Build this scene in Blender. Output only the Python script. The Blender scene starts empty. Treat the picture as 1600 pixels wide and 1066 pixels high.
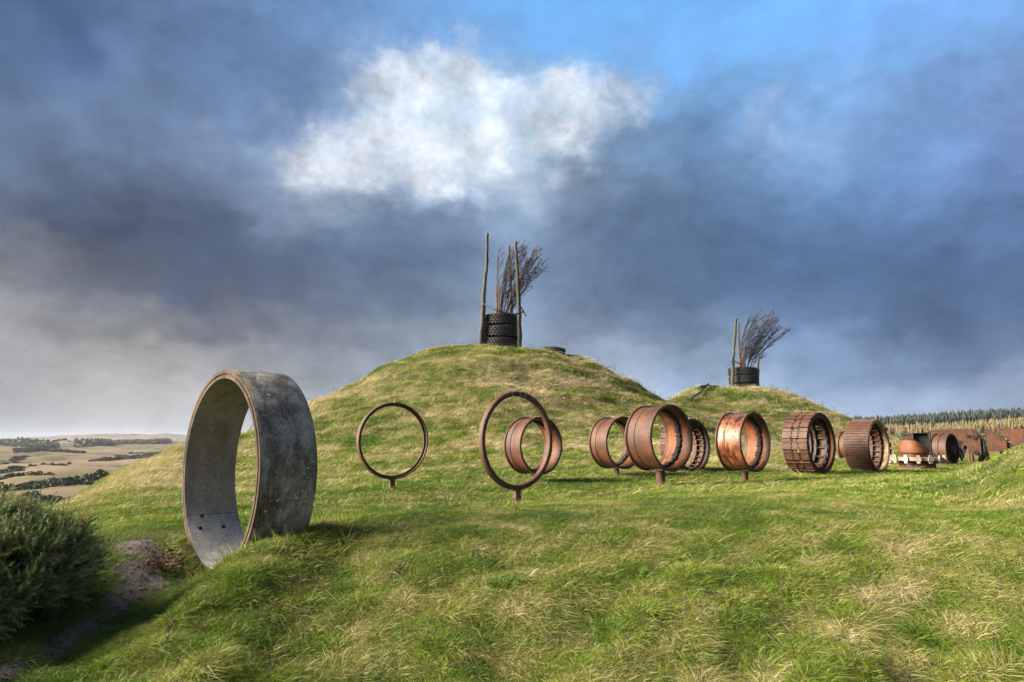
import bpy, math, random
import numpy as np
from mathutils import Vector, Matrix

# ------------------------------------------------------------------ camera, sky, sun, exposure
SC = bpy.context.scene
COL = SC.collection
EXPOSURE = 3.7
SKY = 0.05
cam_d = bpy.data.cameras.new('camera')
cam = bpy.data.objects.new('camera', cam_d); COL.objects.link(cam)
cam_d.sensor_width = 36; cam_d.lens = 24.0; cam_d.clip_start = 0.05; cam_d.clip_end = 20000
PITCH = math.atan(155/1067.0)
cam.location = (0, 0, 0); cam.rotation_euler = (math.pi/2 + PITCH, 0, 0)
SC.camera = cam
SC.view_settings.view_transform = 'Standard'; SC.view_settings.look = 'None'
SC.view_settings.gamma = 1; SC.view_settings.use_curve_mapping = False
SC.view_settings.exposure = EXPOSURE
SC.render.resolution_x = 1024; SC.render.resolution_y = 682
try:
    SC.cycles.max_bounces = 5; SC.cycles.diffuse_bounces = 3; SC.cycles.transmission_bounces = 3
    SC.cycles.transparent_max_bounces = 6; SC.cycles.use_denoising = True; SC.cycles.volume_bounces = 0
except Exception: pass

SUN_EL = math.radians(25); SUN_AZ = math.radians(-99)      # measured clockwise from the view direction (+Y)
sun_d = bpy.data.lights.new('sun', 'SUN'); sun_d.energy = 1.5; sun_d.angle = math.radians(34); sun_d.color = (1.0, 0.90, 0.76)
sun = bpy.data.objects.new('sun', sun_d); COL.objects.link(sun)
sv = Vector((math.sin(SUN_AZ)*math.cos(SUN_EL), math.cos(SUN_AZ)*math.cos(SUN_EL), math.sin(SUN_EL)))
sun.rotation_euler = (-sv).to_track_quat('-Z', 'Y').to_euler()

def lin(c):
    return [((v/255)/12.92 if v/255 <= .04045 else ((v/255+.055)/1.055)**2.4) for v in c]

def pix_dir(px, py):
    c, s = math.cos(PITCH), math.sin(PITCH)
    u = (px-800)/1067.0; v = (533-py)/1067.0
    d = Vector((u, c - v*s, s + v*c)); d.normalize(); return d

def build_world():
    w = bpy.data.worlds.new('World'); SC.world = w; w.use_nodes = True
    nt = w.node_tree; nt.nodes.clear(); N = nt.nodes; L = nt.links
    def val(x): return x
    def math_(op, a, b=None, c=None):
        n = N.new('ShaderNodeMath'); n.operation = op
        for i, q in enumerate((a, b, c)):
            if q is None: continue
            if isinstance(q, (int, float)): n.inputs[i].default_value = q
            else: L.new(q, n.inputs[i])
        return n.outputs[0]
    def vm(op, a, b=None, scale=None):
        n = N.new('ShaderNodeVectorMath'); n.operation = op
        for i, q in enumerate((a, b)):
            if q is None: continue
            if isinstance(q, (tuple, list, Vector)): n.inputs[i].default_value = tuple(q)
            else: L.new(q, n.inputs[i])
        if scale is not None:
            if isinstance(scale, (int, float)): n.inputs[3].default_value = scale
            else: L.new(scale, n.inputs[3])
        return n.outputs['Value'] if op == 'DOT_PRODUCT' else n.outputs['Vector']
    tc = N.new('ShaderNodeTexCoord'); gen = tc.outputs['Generated']
    def noise(vec, scale, detail, rough=.55, dist=0.0):
        n = N.new('ShaderNodeTexNoise'); n.inputs['Scale'].default_value = scale; n.inputs['Detail'].default_value = detail
        n.inputs['Roughness'].default_value = rough; n.inputs['Distortion'].default_value = dist
        L.new(vec, n.inputs['Vector']); return n
    # clouds stretched along the wind: flatten the direction a little before the noise
    st = vm('MULTIPLY', gen, (1.0, 1.0, 1.5))
    n1 = noise(st, 6.0, 7, .6)
    n2 = noise(st, 15.0, 7, .62)
    off = vm('SUBTRACT', n1.outputs['Color'], (.5, .5, .5)); off = vm('SCALE', off, scale=0.13)
    off2 = vm('SUBTRACT', n2.outputs['Color'], (.5, .5, .5)); off2 = vm('SCALE', off2, scale=0.085)
    d = vm('NORMALIZE', vm('ADD', vm('ADD', gen, off), off2))
    K = 1/2**EXPOSURE/SKY
    # cloud colour at directions of the sky (azimuth, elevation as seen), smoothly interpolated
    rows = [0, 75, 150, 225, 300, 375, 450, 525, 600, 680]
    tab = """75,98,140 72,95,140 95,118,165 100,125,175 115,138,185 105,135,185 115,148,200 85,140,200 70,142,208 66,145,214 68,145,214 62,142,214 75,148,218 85,150,222 95,152,224 98,152,220 115,155,218
78,102,145 66,90,135 98,122,170 95,120,168 92,122,172 100,128,178 112,142,192 88,130,182 95,148,205 78,148,218 82,152,220 78,150,220 92,158,224 108,162,226 115,160,222 122,160,220 130,160,215
82,102,142 92,112,155 108,128,172 100,122,168 92,118,165 95,122,170 150,175,212 175,200,230 150,178,215 175,200,230 125,160,208 110,155,212 125,168,225 135,170,225 125,158,212 122,152,208 128,150,205
108,125,162 100,118,155 105,124,165 105,125,168 122,140,180 118,142,188 195,208,230 205,215,235 195,208,232 165,182,212 112,138,180 105,138,188 125,155,205 130,158,208 115,145,198 118,146,200 118,142,198
98,112,145 85,100,132 98,110,145 110,125,162 112,130,172 190,200,222 120,138,175 150,168,205 170,185,214 115,135,172 96,120,162 92,122,168 92,124,174 98,130,182 105,134,186 108,136,190 108,134,188
100,104,125 80,90,120 84,94,125 88,102,138 90,106,142 92,112,150 88,106,142 92,112,150 135,154,192 110,130,170 88,112,152 84,112,156 82,112,160 84,114,164 86,116,168 86,114,165 86,112,160
160,154,162 125,122,135 98,102,122 84,92,120 88,98,128 96,108,138 96,112,146 108,126,162 125,142,178 98,118,156 84,106,144 84,108,150 84,112,160 82,112,160 80,110,158 78,106,154 76,102,148
158,152,160 150,146,156 148,144,152 128,126,140 118,120,138 126,130,150 130,138,158 138,148,170 148,160,186 128,144,176 112,132,168 106,128,166 100,126,170 92,118,164 84,110,156 80,105,150 72,95,138
158,154,160 165,160,162 178,170,168 172,165,168 158,154,164 150,152,166 155,162,180 155,163,182 158,167,188 158,170,194 165,178,204 150,168,200 145,164,200 140,160,198 135,155,192 120,140,178 115,135,175
165,164,178 170,168,178 172,168,176 170,168,178 166,166,178 165,167,180 165,167,180 165,170,185 165,175,198 168,178,202 174,186,210 178,190,214 178,190,214 178,190,214 175,187,212 170,182,208 165,178,205"""
    T = [[lin([float(q) for q in c.split(',')]) for c in r.split()] for r in tab.split('\n')]
    def grey_(c, g_, j_):
        l = .3*c[0]+.5*c[1]+.2*c[2]; k = .86 if c[2] < .45 else 1.0
        return [(l+(c[0]-l)*k)*g_*(.93 if j_ < 7 else .98), (l+(c[1]-l)*k)*g_*1.045, (l+(c[2]-l)*k)*g_]
    for j_, g_ in zip(range(10), (1.05, 1.05, 1.02, .98, .93, .90, .90, .95, 1.04, 1.05)): T[j_] = [grey_(c, g_*(1.10 if j_ >= 6 and i_ < 4 else 1), j_) for i_, c in enumerate(T[j_])]
    def sample(az, el):
        """cloud colour by compass and height: the observed part, running into broken grey cloud all round"""
        v = (math.sin(az)*math.cos(el), math.cos(az)*math.cos(el), math.sin(el))
        c, s = math.cos(PITCH), math.sin(PITCH); f = max(v[1]*c+v[2]*s, .2); up_ = -v[1]*s+v[2]*c
        px = min(max(800+1067*v[0]/f, 0), 1600); py = 533-1067*up_/f; pc = min(max(py, 0), 680)
        i = min(int(px/100), 15); fx = px/100-i
        j = 0
        while j < 8 and rows[j+1] < pc: j += 1
        fy = (pc-rows[j])/(rows[j+1]-rows[j])
        o = [(T[j][i][k]*(1-fx)+T[j][i+1][k]*fx)*(1-fy)+(T[j+1][i][k]*(1-fx)+T[j+1][i+1][k]*fx)*fy for k in range(3)]
        e = math.degrees(el); gen_ = lin((165-60*min(e/40, 1), 170-42*min(e/40, 1), 185-8*min(e/40, 1)))
        out = max(min((abs(math.degrees(az))-44)/22, 1), 0); out = max(out, max(min((e-40)/22, 1), 0))
        return [o[k]*(1-out)+gen_[k]*out for k in range(3)]
    sx = N.new('ShaderNodeSeparateXYZ'); L.new(d, sx.inputs[0])
    azn = math_('ARCTAN2', sx.outputs[0], sx.outputs[1]); eln = math_('ARCSINE', sx.outputs[2])
    els = [-3, .5, 3, 6, 9, 12, 15, 18, 21, 24, 27, 30, 33, 36, 40, 46, 55, 70]
    fac = math_('DIVIDE', math_('SUBTRACT', eln, math.radians(els[0])), math.radians(els[-1]-els[0]))
    azs = [-180, -110, -70] + [q*5.0 for q in range(-9, 10)] + [70, 110, 180]
    col_ = None; al_ = None; prev = None
    for a in azs:
        rp = N.new('ShaderNodeValToRGB'); cr = rp.color_ramp; cr.interpolation = 'B_SPLINE' if False else 'EASE'
        while len(cr.elements) < len(els): cr.elements.new(len(cr.elements)/100)
        for k_ in range(len(els)-1, -1, -1): cr.elements[k_].position = (els[k_]-els[0])/(els[-1]-els[0])
        for e_, el in zip(cr.elements, els):
            c = sample(math.radians(a if abs(a) < 180 else 180), math.radians(el))
            blue = max(0, min(1, (1-c[0]/c[2]-.72)/.18))*max(0, min(1, (c[2]-.42)/.15)); e_.color = (c[0], c[1], c[2], 1-.25*blue)
        L.new(fac, rp.inputs[0])
        if col_ is None: col_, al_, prev = rp.outputs[0], rp.outputs[1], a; continue
        m_ = N.new('ShaderNodeMapRange'); m_.interpolation_type = 'SMOOTHSTEP'; m_.inputs[1].default_value = math.radians(prev); m_.inputs[2].default_value = math.radians(a); L.new(azn, m_.inputs[0])
        q = N.new('ShaderNodeMix'); q.data_type = 'RGBA'; L.new(m_.outputs[0], q.inputs['Factor']); L.new(col_, q.inputs[6]); L.new(rp.outputs[0], q.inputs[7]); col_ = q.outputs[2]
        q = N.new('ShaderNodeMix'); q.data_type = 'FLOAT'; L.new(m_.outputs[0], q.inputs['Factor']); L.new(al_, q.inputs[2]); L.new(rp.outputs[1], q.inputs[3]); al_ = q.outputs[0]
        prev = a
    cloud = vm('SCALE', col_, scale=K); alpha = al_
    # billow structure
    n3 = noise(st, 3.8, 10, .66, .25); n5 = noise(vm('ADD', st, (3.1, 1.7, .4)), 10.0, 9, .66, .1)
    br = math_('MULTIPLY_ADD', n3.outputs[0], 1.6, -.12); br = math_('MULTIPLY_ADD', n5.outputs[0], .72, br)
    cloud = vm('SCALE', cloud, scale=br)
    # breaks where the sunlit cloud tops show
    gl = None
    for x, y, s, a in ((650,135,.040,.75),(668,185,.050,1.2),(705,165,.04,.5),(910,150,.045,.75),(785,160,.04,.75),(505,262,.04,.80),(955,150,.03,.6),(810,215,.06,.5),(1315,120,.02,.5),(590,225,.045,.5),(845,185,.04,.6),(750,255,.06,.4),(560,290,.04,.4),(660,230,.05,.5),(925,225,.035,.5),(700,300,.03,.35),(480,225,.05,.4),(560,160,.07,.35),(1000,200,.06,.35),(700,90,.06,.3),(380,330,.07,.22),(1120,300,.08,.2),(60,470,.08,.25),(1380,170,.08,.28),(1180,190,.03,.35),(1250,180,.05,.25),(350,210,.04,.3)):
        k = 1/s**2
        g = math_('MULTIPLY', math_('EXPONENT', math_('MULTIPLY_ADD', vm('DOT_PRODUCT', d, pix_dir(x, y)), k, -k)), a)
        gl = g if gl is None else math_('ADD', gl, g)
    gl = math_('MINIMUM', math_('MULTIPLY', gl, .72), 1.0)
    n4 = noise(gen, 11.0, 9, .60, .1)
    mr = N.new('ShaderNodeMapRange'); mr.interpolation_type = 'SMOOTHSTEP'; mr.inputs[1].default_value = .70; mr.inputs[2].default_value = 1.32
    L.new(math_('MULTIPLY_ADD', gl, .40, math_('MULTIPLY', n4.outputs[0], 1.4)), mr.inputs[0])
    wm = N.new('ShaderNodeMix'); wm.data_type = 'RGBA'; gate = N.new('ShaderNodeMapRange'); gate.interpolation_type = 'SMOOTHSTEP'; gate.inputs[1].default_value = .02; gate.inputs[2].default_value = .95; gate.inputs[4].default_value = .92; L.new(gl, gate.inputs[0]); L.new(math_('MULTIPLY', mr.outputs[0], gate.outputs[0]), wm.inputs['Factor']); L.new(cloud, wm.inputs[6]); n6 = noise(gen, 13.0, 8, .60, .0); L.new(vm('SCALE', [.95*K, 1.0*K, 1.10*K], scale=math_('MULTIPLY_ADD', n6.outputs[0], 2.3, -.28)), wm.inputs[7]); cloud = wm.outputs[2]
    sky = N.new('ShaderNodeTexSky'); sky.sky_type = 'NISHITA'; sky.sun_disc = False
    sky.sun_elevation = SUN_EL; sky.sun_rotation = SUN_AZ; sky.altitude = 100; sky.air_density = 1.0; sky.dust_density = .6; sky.ozone_density = 1.5
    mx = N.new('ShaderNodeMix'); mx.data_type = 'RGBA'
    L.new(alpha, mx.inputs['Factor']); L.new(sky.outputs[0], mx.inputs[6]); L.new(cloud, mx.inputs[7])
    bg = N.new('ShaderNodeBackground'); bg.inputs['Strength'].default_value = SKY
    L.new(mx.outputs[2], bg.inputs['Color'])
    out = N.new('ShaderNodeOutputWorld'); L.new(bg.outputs[0], out.inputs['Surface'])
    w.cycles.sampling_method = 'MANUAL'; w.cycles.sample_map_resolution = 512
build_world()

# ------------------------------------------------------------------ small maths
# TERRAIN-BEGIN
def hash2(ix, iy, seed):
    h = (ix*374761393 + iy*668265263 + seed*982451653) & 0xffffffff
    h = ((h ^ (h >> 13))*1274126177) & 0xffffffff
    return ((h ^ (h >> 16)) & 0xffff)/65535.0
def vnoise(x, y, seed=0):
    x = np.asarray(x, float); y = np.asarray(y, float)
    ix = np.floor(x).astype(np.int64); iy = np.floor(y).astype(np.int64); fx = x-ix; fy = y-iy
    fx = fx*fx*fx*(fx*(fx*6-15)+10); fy = fy*fy*fy*(fy*(fy*6-15)+10)
    a = hash2(ix, iy, seed); b = hash2(ix+1, iy, seed); c = hash2(ix, iy+1, seed); d = hash2(ix+1, iy+1, seed)
    return (a*(1-fx)+b*fx)*(1-fy)+(c*(1-fx)+d*fx)*fy
def fbm(x, y, seed=0, oct=4):
    s = 0; a = .5; t = 0
    for o in range(oct):
        s = s + a*vnoise(x*2**o+o*17.3, y*2**o-o*9.1, seed+o); t += a; a *= .5
    return s/t
def sstep(a, b, x):
    t = np.clip((x-a)/(b-a), 0, 1); return t*t*(3-2*t)

PITCH_ = math.atan(155/1067.0)
def up(px, py, y):                      # a seen point at a forward distance y, in metres
    c, s = math.cos(PITCH_), math.sin(PITCH_)
    u = (px-800)/1067.0; v = (533-py)/1067.0
    k = y/(c-v*s)
    return (u*k, y, (s+v*c)*k)
CTRL = [(0,0,-1.8),(0,-6,-1.9),(-5,-4,-2.4),(6,-4,-1.3),(0,-40,-2.5),(-40,-40,-6),(40,-40,-1),(-12,0,-4),(14,0,-.6),(0,2,-1.85),(0,4.6,-1.80),(0,5.4,-1.68),(-1,5.3,-1.72),(-1,6.3,-1.43),(-1,7.5,-1.06),(1.2,5.3,-1.69),(0,6.3,-1.40),(0,7.1,-1.12),(0,7.8,-.965),
 (-1.9,4.6,-1.82),(-1.9,6.2,-1.52),(-1.9,6.9,-1.32),(-1.95,7.6,-1.12),(3.1,5.2,-1.70),(1.6,6.1,-1.42),(1.6,7.4,-1.02),(3.2,6.2,-1.38),(3.3,7.0,-1.08),(4.2,4.8,-1.66),(4.6,6.2,-1.22),(4.9,7.2,-.92),(5.6,5,-1.4),(-3,4.6,-1.84),(-4,2.5,-2.0),
 up(312,920,6.5),up(400,856,7.2),up(500,815,8),up(600,801,8.6),up(700,799,9),up(800,794,9.3),up(900,784,9.9),up(1000,775,10.6),up(1100,768,11.5),up(1250,757,13),up(1400,748,14),up(1500,741,14),up(1540,727,12.5),up(200,750,22),up(250,730,27),up(150,770,18),(-12,28,-1.2),(-6,24,-1.12),(-12,33,-1.3),(-6,32,-1.1),(-12,41,-1.2),(-18,41,-1.4),(-5,18,-1.12),(-9,20.5,-1.18),(-17,33,-1.6),(-6,41,-1.1),(-6,50,-1.4),(-14,50,-1.9),
 up(1600,695,11.5),(9.9,10,.1),(11.5,8,.1),(10,13,-.4),(7.2,8.2,-.66),(7.0,10.2,-.74),(14,12,.1),(12.5,17,-.85),
 (-.5,12,-1.28),(-2,11,-1.3),(-3.5,11.2,-1.32),(1.6,12.3,-1.08),(.2,11.75,-1.04),(-2.5,14.9,-1.07),(-5.2,12.5,-1.22),(-1,10.4,-1.2),(2,14,-1.15),
 (-4.35,8.3,-1.18),(-2.7,9.2,-1.3),(-5.1,8.3,-1.27),(-4.4,6.9,-1.5),(-3.4,7.0,-1.62),(-4.3,5.9,-1.66),(-4.2,4.9,-1.72),(-3.9,4.2,-1.78),(-6.5,7,-1.75),(-6.2,5.2,-2.0),(-8.5,6,-2.4),
 (-6,10.5,-1.2),(-6,14,-1.2),(-9.5,16,-1.3),(-8.4,12,-1.45),(-12,14.5,-2.1),(-11,10,-2.6),(-14.5,20,-3.2),(-18,24,-5),(-25,30,-7),(-40,60,-10),(-20,10,-6),(-14,27,-1.6),(-21,39,-1.4),(-27,42,-4),(-22,60,-4),(-40,90,-10),
 (0,18,-1.05),(5,20,-1.0),(9,20,-1.0),(3,14.7,-1),(6,16.5,-1.0),(.7,16.8,-1.05),(12,24,-1.02),(16,28,-1.02),(22,31,-1.02),(28,28,-.8),(0,30,-1),(10,35,-1),(25,45,-1.1),(20,70,-1.3),(50,80,-1.4),(0,80,-3),
 (-100,150,-10.5),(-60,150,-9.5),(-300,400,-11),(-160,400,-10),(-650,900,-10),(-350,900,-8),(-1500,2000,-6),(-900,2000,-6),(0,300,-4),(0,1500,0),
 (90,120,-1.5),(150,200,-1.2),(60,200,-2),(170,250,-.6),(220,330,3),(150,330,1.2),(310,450,11),(200,450,5),(420,600,12.5),(1300,1900,16),(0,4500,0),(-3500,4500,-5),(3500,4500,20),(0,-600,-8),(-600,-600,-12),(600,-600,5),(-4000,-3000,0),(4000,-3000,20),(700,100,6),(-700,100,-12)]
def polar(x, y):
    d = np.sqrt(x*x+y*y)
    r = np.log1p(d/2.5)
    return x/(d+1e-6)*r, y/(d+1e-6)*r
_C = np.array(CTRL, float); _px, _py = polar(_C[:, 0], _C[:, 1])
def _phi(r2): return .5*r2*np.log(r2+1e-9)
def _fit():
    n = len(_px); A = np.zeros((n+3, n+3)); r2 = (_px[:, None]-_px)**2+(_py[:, None]-_py)**2
    A[:n, :n] = _phi(r2)+np.eye(n)*2e-4
    A[:n, n] = 1; A[:n, n+1] = _px; A[:n, n+2] = _py; A[n:, :n] = A[:n, n:].T
    return np.linalg.solve(A, np.concatenate([_C[:, 2], [0, 0, 0]]))
_W = _fit()
def base_h(x, y):
    x = np.asarray(x, float); y = np.asarray(y, float); sh = x.shape; x = x.ravel(); y = y.ravel()
    out = np.empty_like(x); n = len(_px)
    for i in range(0, len(x), 40000):
        a, b = polar(x[i:i+40000], y[i:i+40000])
        out[i:i+40000] = _phi((a[:, None]-_px)**2+(b[:, None]-_py)**2) @ _W[:n] + _W[n]+_W[n+1]*a+_W[n+2]*b
    return out.reshape(sh)
M1 = (-.7, 41.0); M2 = (17.0, 50.0)
P1r = [0, 3, 4.2, 6, 8, 10, 12, 13.5, 15, 17.5, 21]; P1h = [6.35, 6.24, 6.0, 5.32, 4.05, 2.9, 1.85, 1.2, .7, .25, 0]
P2r = [0, 2, 3.5, 4.9, 6, 7.6, 9, 11, 13, 16]; P2h = [4.65, 4.55, 4.4, 3.75, 3.1, 2.4, 1.6, .7, .15, 0]
def mound_r(x, y, M, k):
    dx = x-M[0]+(.35 if k == 2 else 0); dy = y-M[1]; r = np.hypot(dx, dy)+1e-6
    ca = dx/r; sa = dy/r
    if k == 1: s = 1.0 + .10*sstep(-.1, -.9, ca) + .12*sstep(.1, -.9, sa)*(1-np.abs(ca)*.6) - .05*sstep(.5, 1, ca) + .05*(vnoise(np.arctan2(dy, dx)*3+9, 0*r, 5)-.5)
    else: s = 1.0 + .12*sstep(.1, -.9, sa) - .13*sstep(.2, .9, ca) + .06*(vnoise(np.arctan2(dy, dx)*3+9, 0*r, 8)-.5)
    return r/s
def mounds(x, y):
    r1 = mound_r(x, y, M1, 1); r2 = mound_r(x, y, M2, 2)
    h1 = np.interp(r1, P1r, P1h); h1 = (h1+np.interp(r1-.8, P1r, P1h)+np.interp(r1+.8, P1r, P1h))/3
    h2 = np.interp(r2, P2r, P2h); h2 = (h2+np.interp(r2-.6, P2r, P2h)+np.interp(r2+.6, P2r, P2h))/3
    # a worn notch running down from the right shoulder of the large mound
    n = np.exp(-(((x-3.2-(36.5-y)*.35)/1.0)**2))*sstep(40, 37, y)*sstep(24, 30, y)*.28
    h1 = h1-n*sstep(1, 4, h1)
    return h1, h2
PATH = [(-4.3,4.2),(-3.9,5.2),(-3.82,5.9),(-3.95,7.05),(-4.05,7.68),(-4.25,8.2),(-4.6,8.6)]
def seg_dist(x, y, pl):
    best = np.full(np.shape(x), 1e9)
    for (ax, ay), (bx, by) in zip(pl[:-1], pl[1:]):
        t = np.clip(((x-ax)*(bx-ax)+(y-ay)*(by-ay))/((bx-ax)**2+(by-ay)**2), 0, 1)
        best = np.minimum(best, np.hypot(x-ax-t*(bx-ax), y-ay-t*(by-ay)))
    return best
def path_mask(x, y):
    d = seg_dist(x, y, PATH) + (fbm(x*2.8, y*2.8, 3, 3)-.5)*.34 + .09*sstep(7.6, 6.9, y)
    return sstep(.25, .15, d)
RING_C = (-3.51+.33*.727, 8.26+.33*.687)          # middle of the concrete ring
RING_N = (-.727, -.687)
def height(x, y):
    x = np.asarray(x, float); y = np.asarray(y, float)
    h1, h2 = mounds(x, y)
    h = base_h(x, y)+h1+h2
    d = np.hypot(x, y)
    near = sstep(45, 20, d)
    wob = .12+.88*sstep(9.5, 5.5, d)
    h = h + near*wob*(.13*(fbm(x*.55, y*.55, 11, 3)-.5) + .23*(fbm(x*1.7+3, y*1.7, 21, 3)-.5) + .10*(fbm(x*3.6, y*3.6+7, 27, 3)-.5)*1.1)*sstep(1.0, 3.0, d)
    h = h + sstep(4, 1, d)*0
    h = h - .75*np.exp(-((x-9.4)/2.0)**2-((y-45)/5.0)**2)
    # sheep terraces and lumps on the mounds
    mm = np.clip((h1+h2)/1.5, 0, 1)
    h = h + mm*(.52*(fbm(x*.45, y*.45+h1*.8, 31, 4)-.5) + .14*(fbm(x*.5, (h1+h2)*3.2, 41, 2)-.5))
    # valley relief far to the left and rolling fields
    f = sstep(45, 160, d)
    h = h + f*(13*(fbm(x*.011, y*.016, 51, 5)-.5) + 13*sstep(300, 900, d)*(fbm(x*.0022+5, y*.0022, 61, 4)-.5))*sstep(50, -40, x+y*.12)
    bx, by = -1370, 2500
    h = h + 30*np.exp(-((x-bx)/260)**2-((y-by)/400)**2)
    # hollow the ring sits in
    a = (x-RING_C[0])*RING_N[0]+(y-RING_C[1])*RING_N[1]; t = -(x-RING_C[0])*RING_N[1]+(y-RING_C[1])*RING_N[0]
    h = h - .34*np.exp(-(t/.75)**2)*np.exp(-((a-.25)/.75)**2)
    # a rabbit scrape in the foreground bank, at the right
    h = h - .22*np.exp(-(((x-3.55)/.15)**2+((y-5.05)/.13)**2))
    pm = sstep(.6, .1, seg_dist(x, y, PATH)); h = h-.05*pm
    return h
# TERRAIN-END

def h1(x, y): return float(height(np.array([float(x)]), np.array([float(y)]))[0])

# ------------------------------------------------------------------ materials
def new_mat(name):
    m = bpy.data.materials.new(name); m.use_nodes = True
    nt = m.node_tree; b = nt.nodes['Principled BSDF']; return m, nt, nt.nodes, nt.links, b
def tex(N, L, kind, vec=None, **kw):
    n = N.new('ShaderNodeTex'+kind)
    for k, v in kw.items():
        if k in ('feature', 'distance'): setattr(n, k, v)
        else: n.inputs[k.replace('_', ' ')].default_value = v
    if vec is not None: L.new(vec, n.inputs['Vector'])
    return n
def ramp(N, L, fac, stops, interp='LINEAR'):
    n = N.new('ShaderNodeValToRGB'); cr = n.color_ramp; cr.interpolation = interp
    while len(cr.elements) < len(stops): cr.elements.new(len(cr.elements)/1000)
    for k_ in range(len(stops)-1, -1, -1): cr.elements[k_].position = stops[k_][0]
    for e, (p, c) in zip(cr.elements, stops):
        e.color = (*c, 1) if len(c) == 3 else c
    L.new(fac, n.inputs[0]); return n.outputs[0]
def mixc(N, L, fac, a, b, mode='MIX'):
    n = N.new('ShaderNodeMix'); n.data_type = 'RGBA'; n.blend_type = mode
    for i, q in ((0, fac), (6, a), (7, b)):
        if isinstance(q, (int, float)): n.inputs[i].default_value = q
        elif isinstance(q, tuple): n.inputs[i].default_value = (*q, 1)
        else: L.new(q, n.inputs[i])
    return n.outputs[2]
def mp(N, L, vec, scale=(1, 1, 1), loc=(0, 0, 0), rot=(0, 0, 0)):
    n = N.new('ShaderNodeMapping'); n.inputs['Scale'].default_value = scale; n.inputs['Location'].default_value = loc; n.inputs['Rotation'].default_value = rot
    L.new(vec, n.inputs['Vector']); return n.outputs[0]
def bump(N, L, b, hgt, strength, dist):
    n = N.new('ShaderNodeBump'); n.inputs['Strength'].default_value = strength; n.inputs['Distance'].default_value = dist
    L.new(hgt, n.inputs['Height']); L.new(n.outputs[0], b.inputs['Normal'])
def rust(name, dark, mid, light, rough=.66, gloss=0.0, seed=0, stain=.35):
    m, nt, N, L, b = new_mat(name)
    co = N.new('ShaderNodeTexCoord').outputs['Object']
    oi = N.new('ShaderNodeObjectInfo')
    v = N.new('ShaderNodeVectorMath'); v.operation = 'MULTIPLY_ADD'; L.new(oi.outputs['Random'], v.inputs[0]); v.inputs[1].default_value = (31, 17, 23); L.new(co, v.inputs[2])
    v = v.outputs[0]
    n1 = tex(N, L, 'Noise', mp(N, L, v, (1.6, 1.6, 1.0)), Scale=2.2+seed*.3, Detail=8, Roughness=.62, Distortion=.3)
    n2 = tex(N, L, 'Noise', v, Scale=38, Detail=5, Roughness=.65)
    n3 = tex(N, L, 'Noise', mp(N, L, v, (5, 5, .7)), Scale=3.2, Detail=6, Roughness=.6)
    c = ramp(N, L, n1.outputs[0], [(.30, dark), (.47, mid), (.60, light), (.74, mid)])
    c = mixc(N, L, ramp(N, L, n3.outputs[0], [(.42, (0, 0, 0)), (.62, (stain, stain, stain))]), c, tuple(q*.45 for q in dark))
    c = mixc(N, L, .55, c, ramp(N, L, n2.outputs[0], [(.3, (.25, .22, .22)), (.5, (.5, .5, .5)), (.7, (.85, .8, .78))]), 'OVERLAY')
    L.new(c, b.inputs['Base Color'])
    if gloss:
        r = ramp(N, L, n3.outputs[0], [(.45, (.25,)*3), (.6, (rough,)*3)]); L.new(r, b.inputs['Roughness'])
        mt = ramp(N, L, n3.outputs[0], [(.45, (gloss,)*3), (.58, (0,)*3)]); L.new(mt, b.inputs['Metallic'])
    else: b.inputs['Roughness'].default_value = rough
    b.inputs['Specular IOR Level'].default_value = .5
    mm = N.new('ShaderNodeMath'); mm.operation = 'MULTIPLY_ADD'; L.new(n1.outputs[0], mm.inputs[0]); mm.inputs[1].default_value = 1.5; L.new(n2.outputs[0], mm.inputs[2])
    bump(N, L, b, mm.outputs[0], .5, .012)
    return m
M = {}
M['rust'] = rust('rust', (0.0209, 0.0066, 0.0019), (0.0587, 0.0171, 0.0034), (0.1021, 0.0312, 0.0052))
M['rust_bright'] = rust('rust_orange', (0.0482, 0.0133, 0.0023), (0.1045, 0.0279, 0.0037), (0.1608, 0.0472, 0.0067), seed=1, stain=.2)
M['rust_dark'] = rust('rust_dark', (0.0132, 0.0072, 0.0072), (0.0360, 0.0162, 0.0130), (0.0600, 0.0270, 0.0187), seed=2)
M['rust_purple'] = rust('rust_maroon', (0.0236, 0.0094, 0.0035), (0.0578, 0.0219, 0.0067), (0.0887, 0.0336, 0.0097), seed=3)
M['copper'] = rust('rust_with_worn_coppery_paint', (0.0485, 0.0135, 0.0062), (0.1616, 0.0497, 0.0185), (0.2800, 0.1083, 0.0493), rough=.6, gloss=.55, seed=1, stain=.25)
M['grease_hole_dark'] = rust('black_grease_and_hole_dark', (.005, .0035, .003), (.009, .006, .005), (.022, .012, .008), rough=.9)
M['tan_paint'] = rust('weathered_tan_paint', (.10, .05, .025), (.24, .15, .075), (.40, .32, .21), seed=2)
M['black_steel'] = rust('black_steel', (.004, .004, .005), (.008, .007, .008), (.016, .012, .012), rough=.95)
M['white_paint'] = rust('flaking_white_paint', (.12, .07, .04), (.34, .29, .22), (.52, .48, .41), stain=.5)

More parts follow.
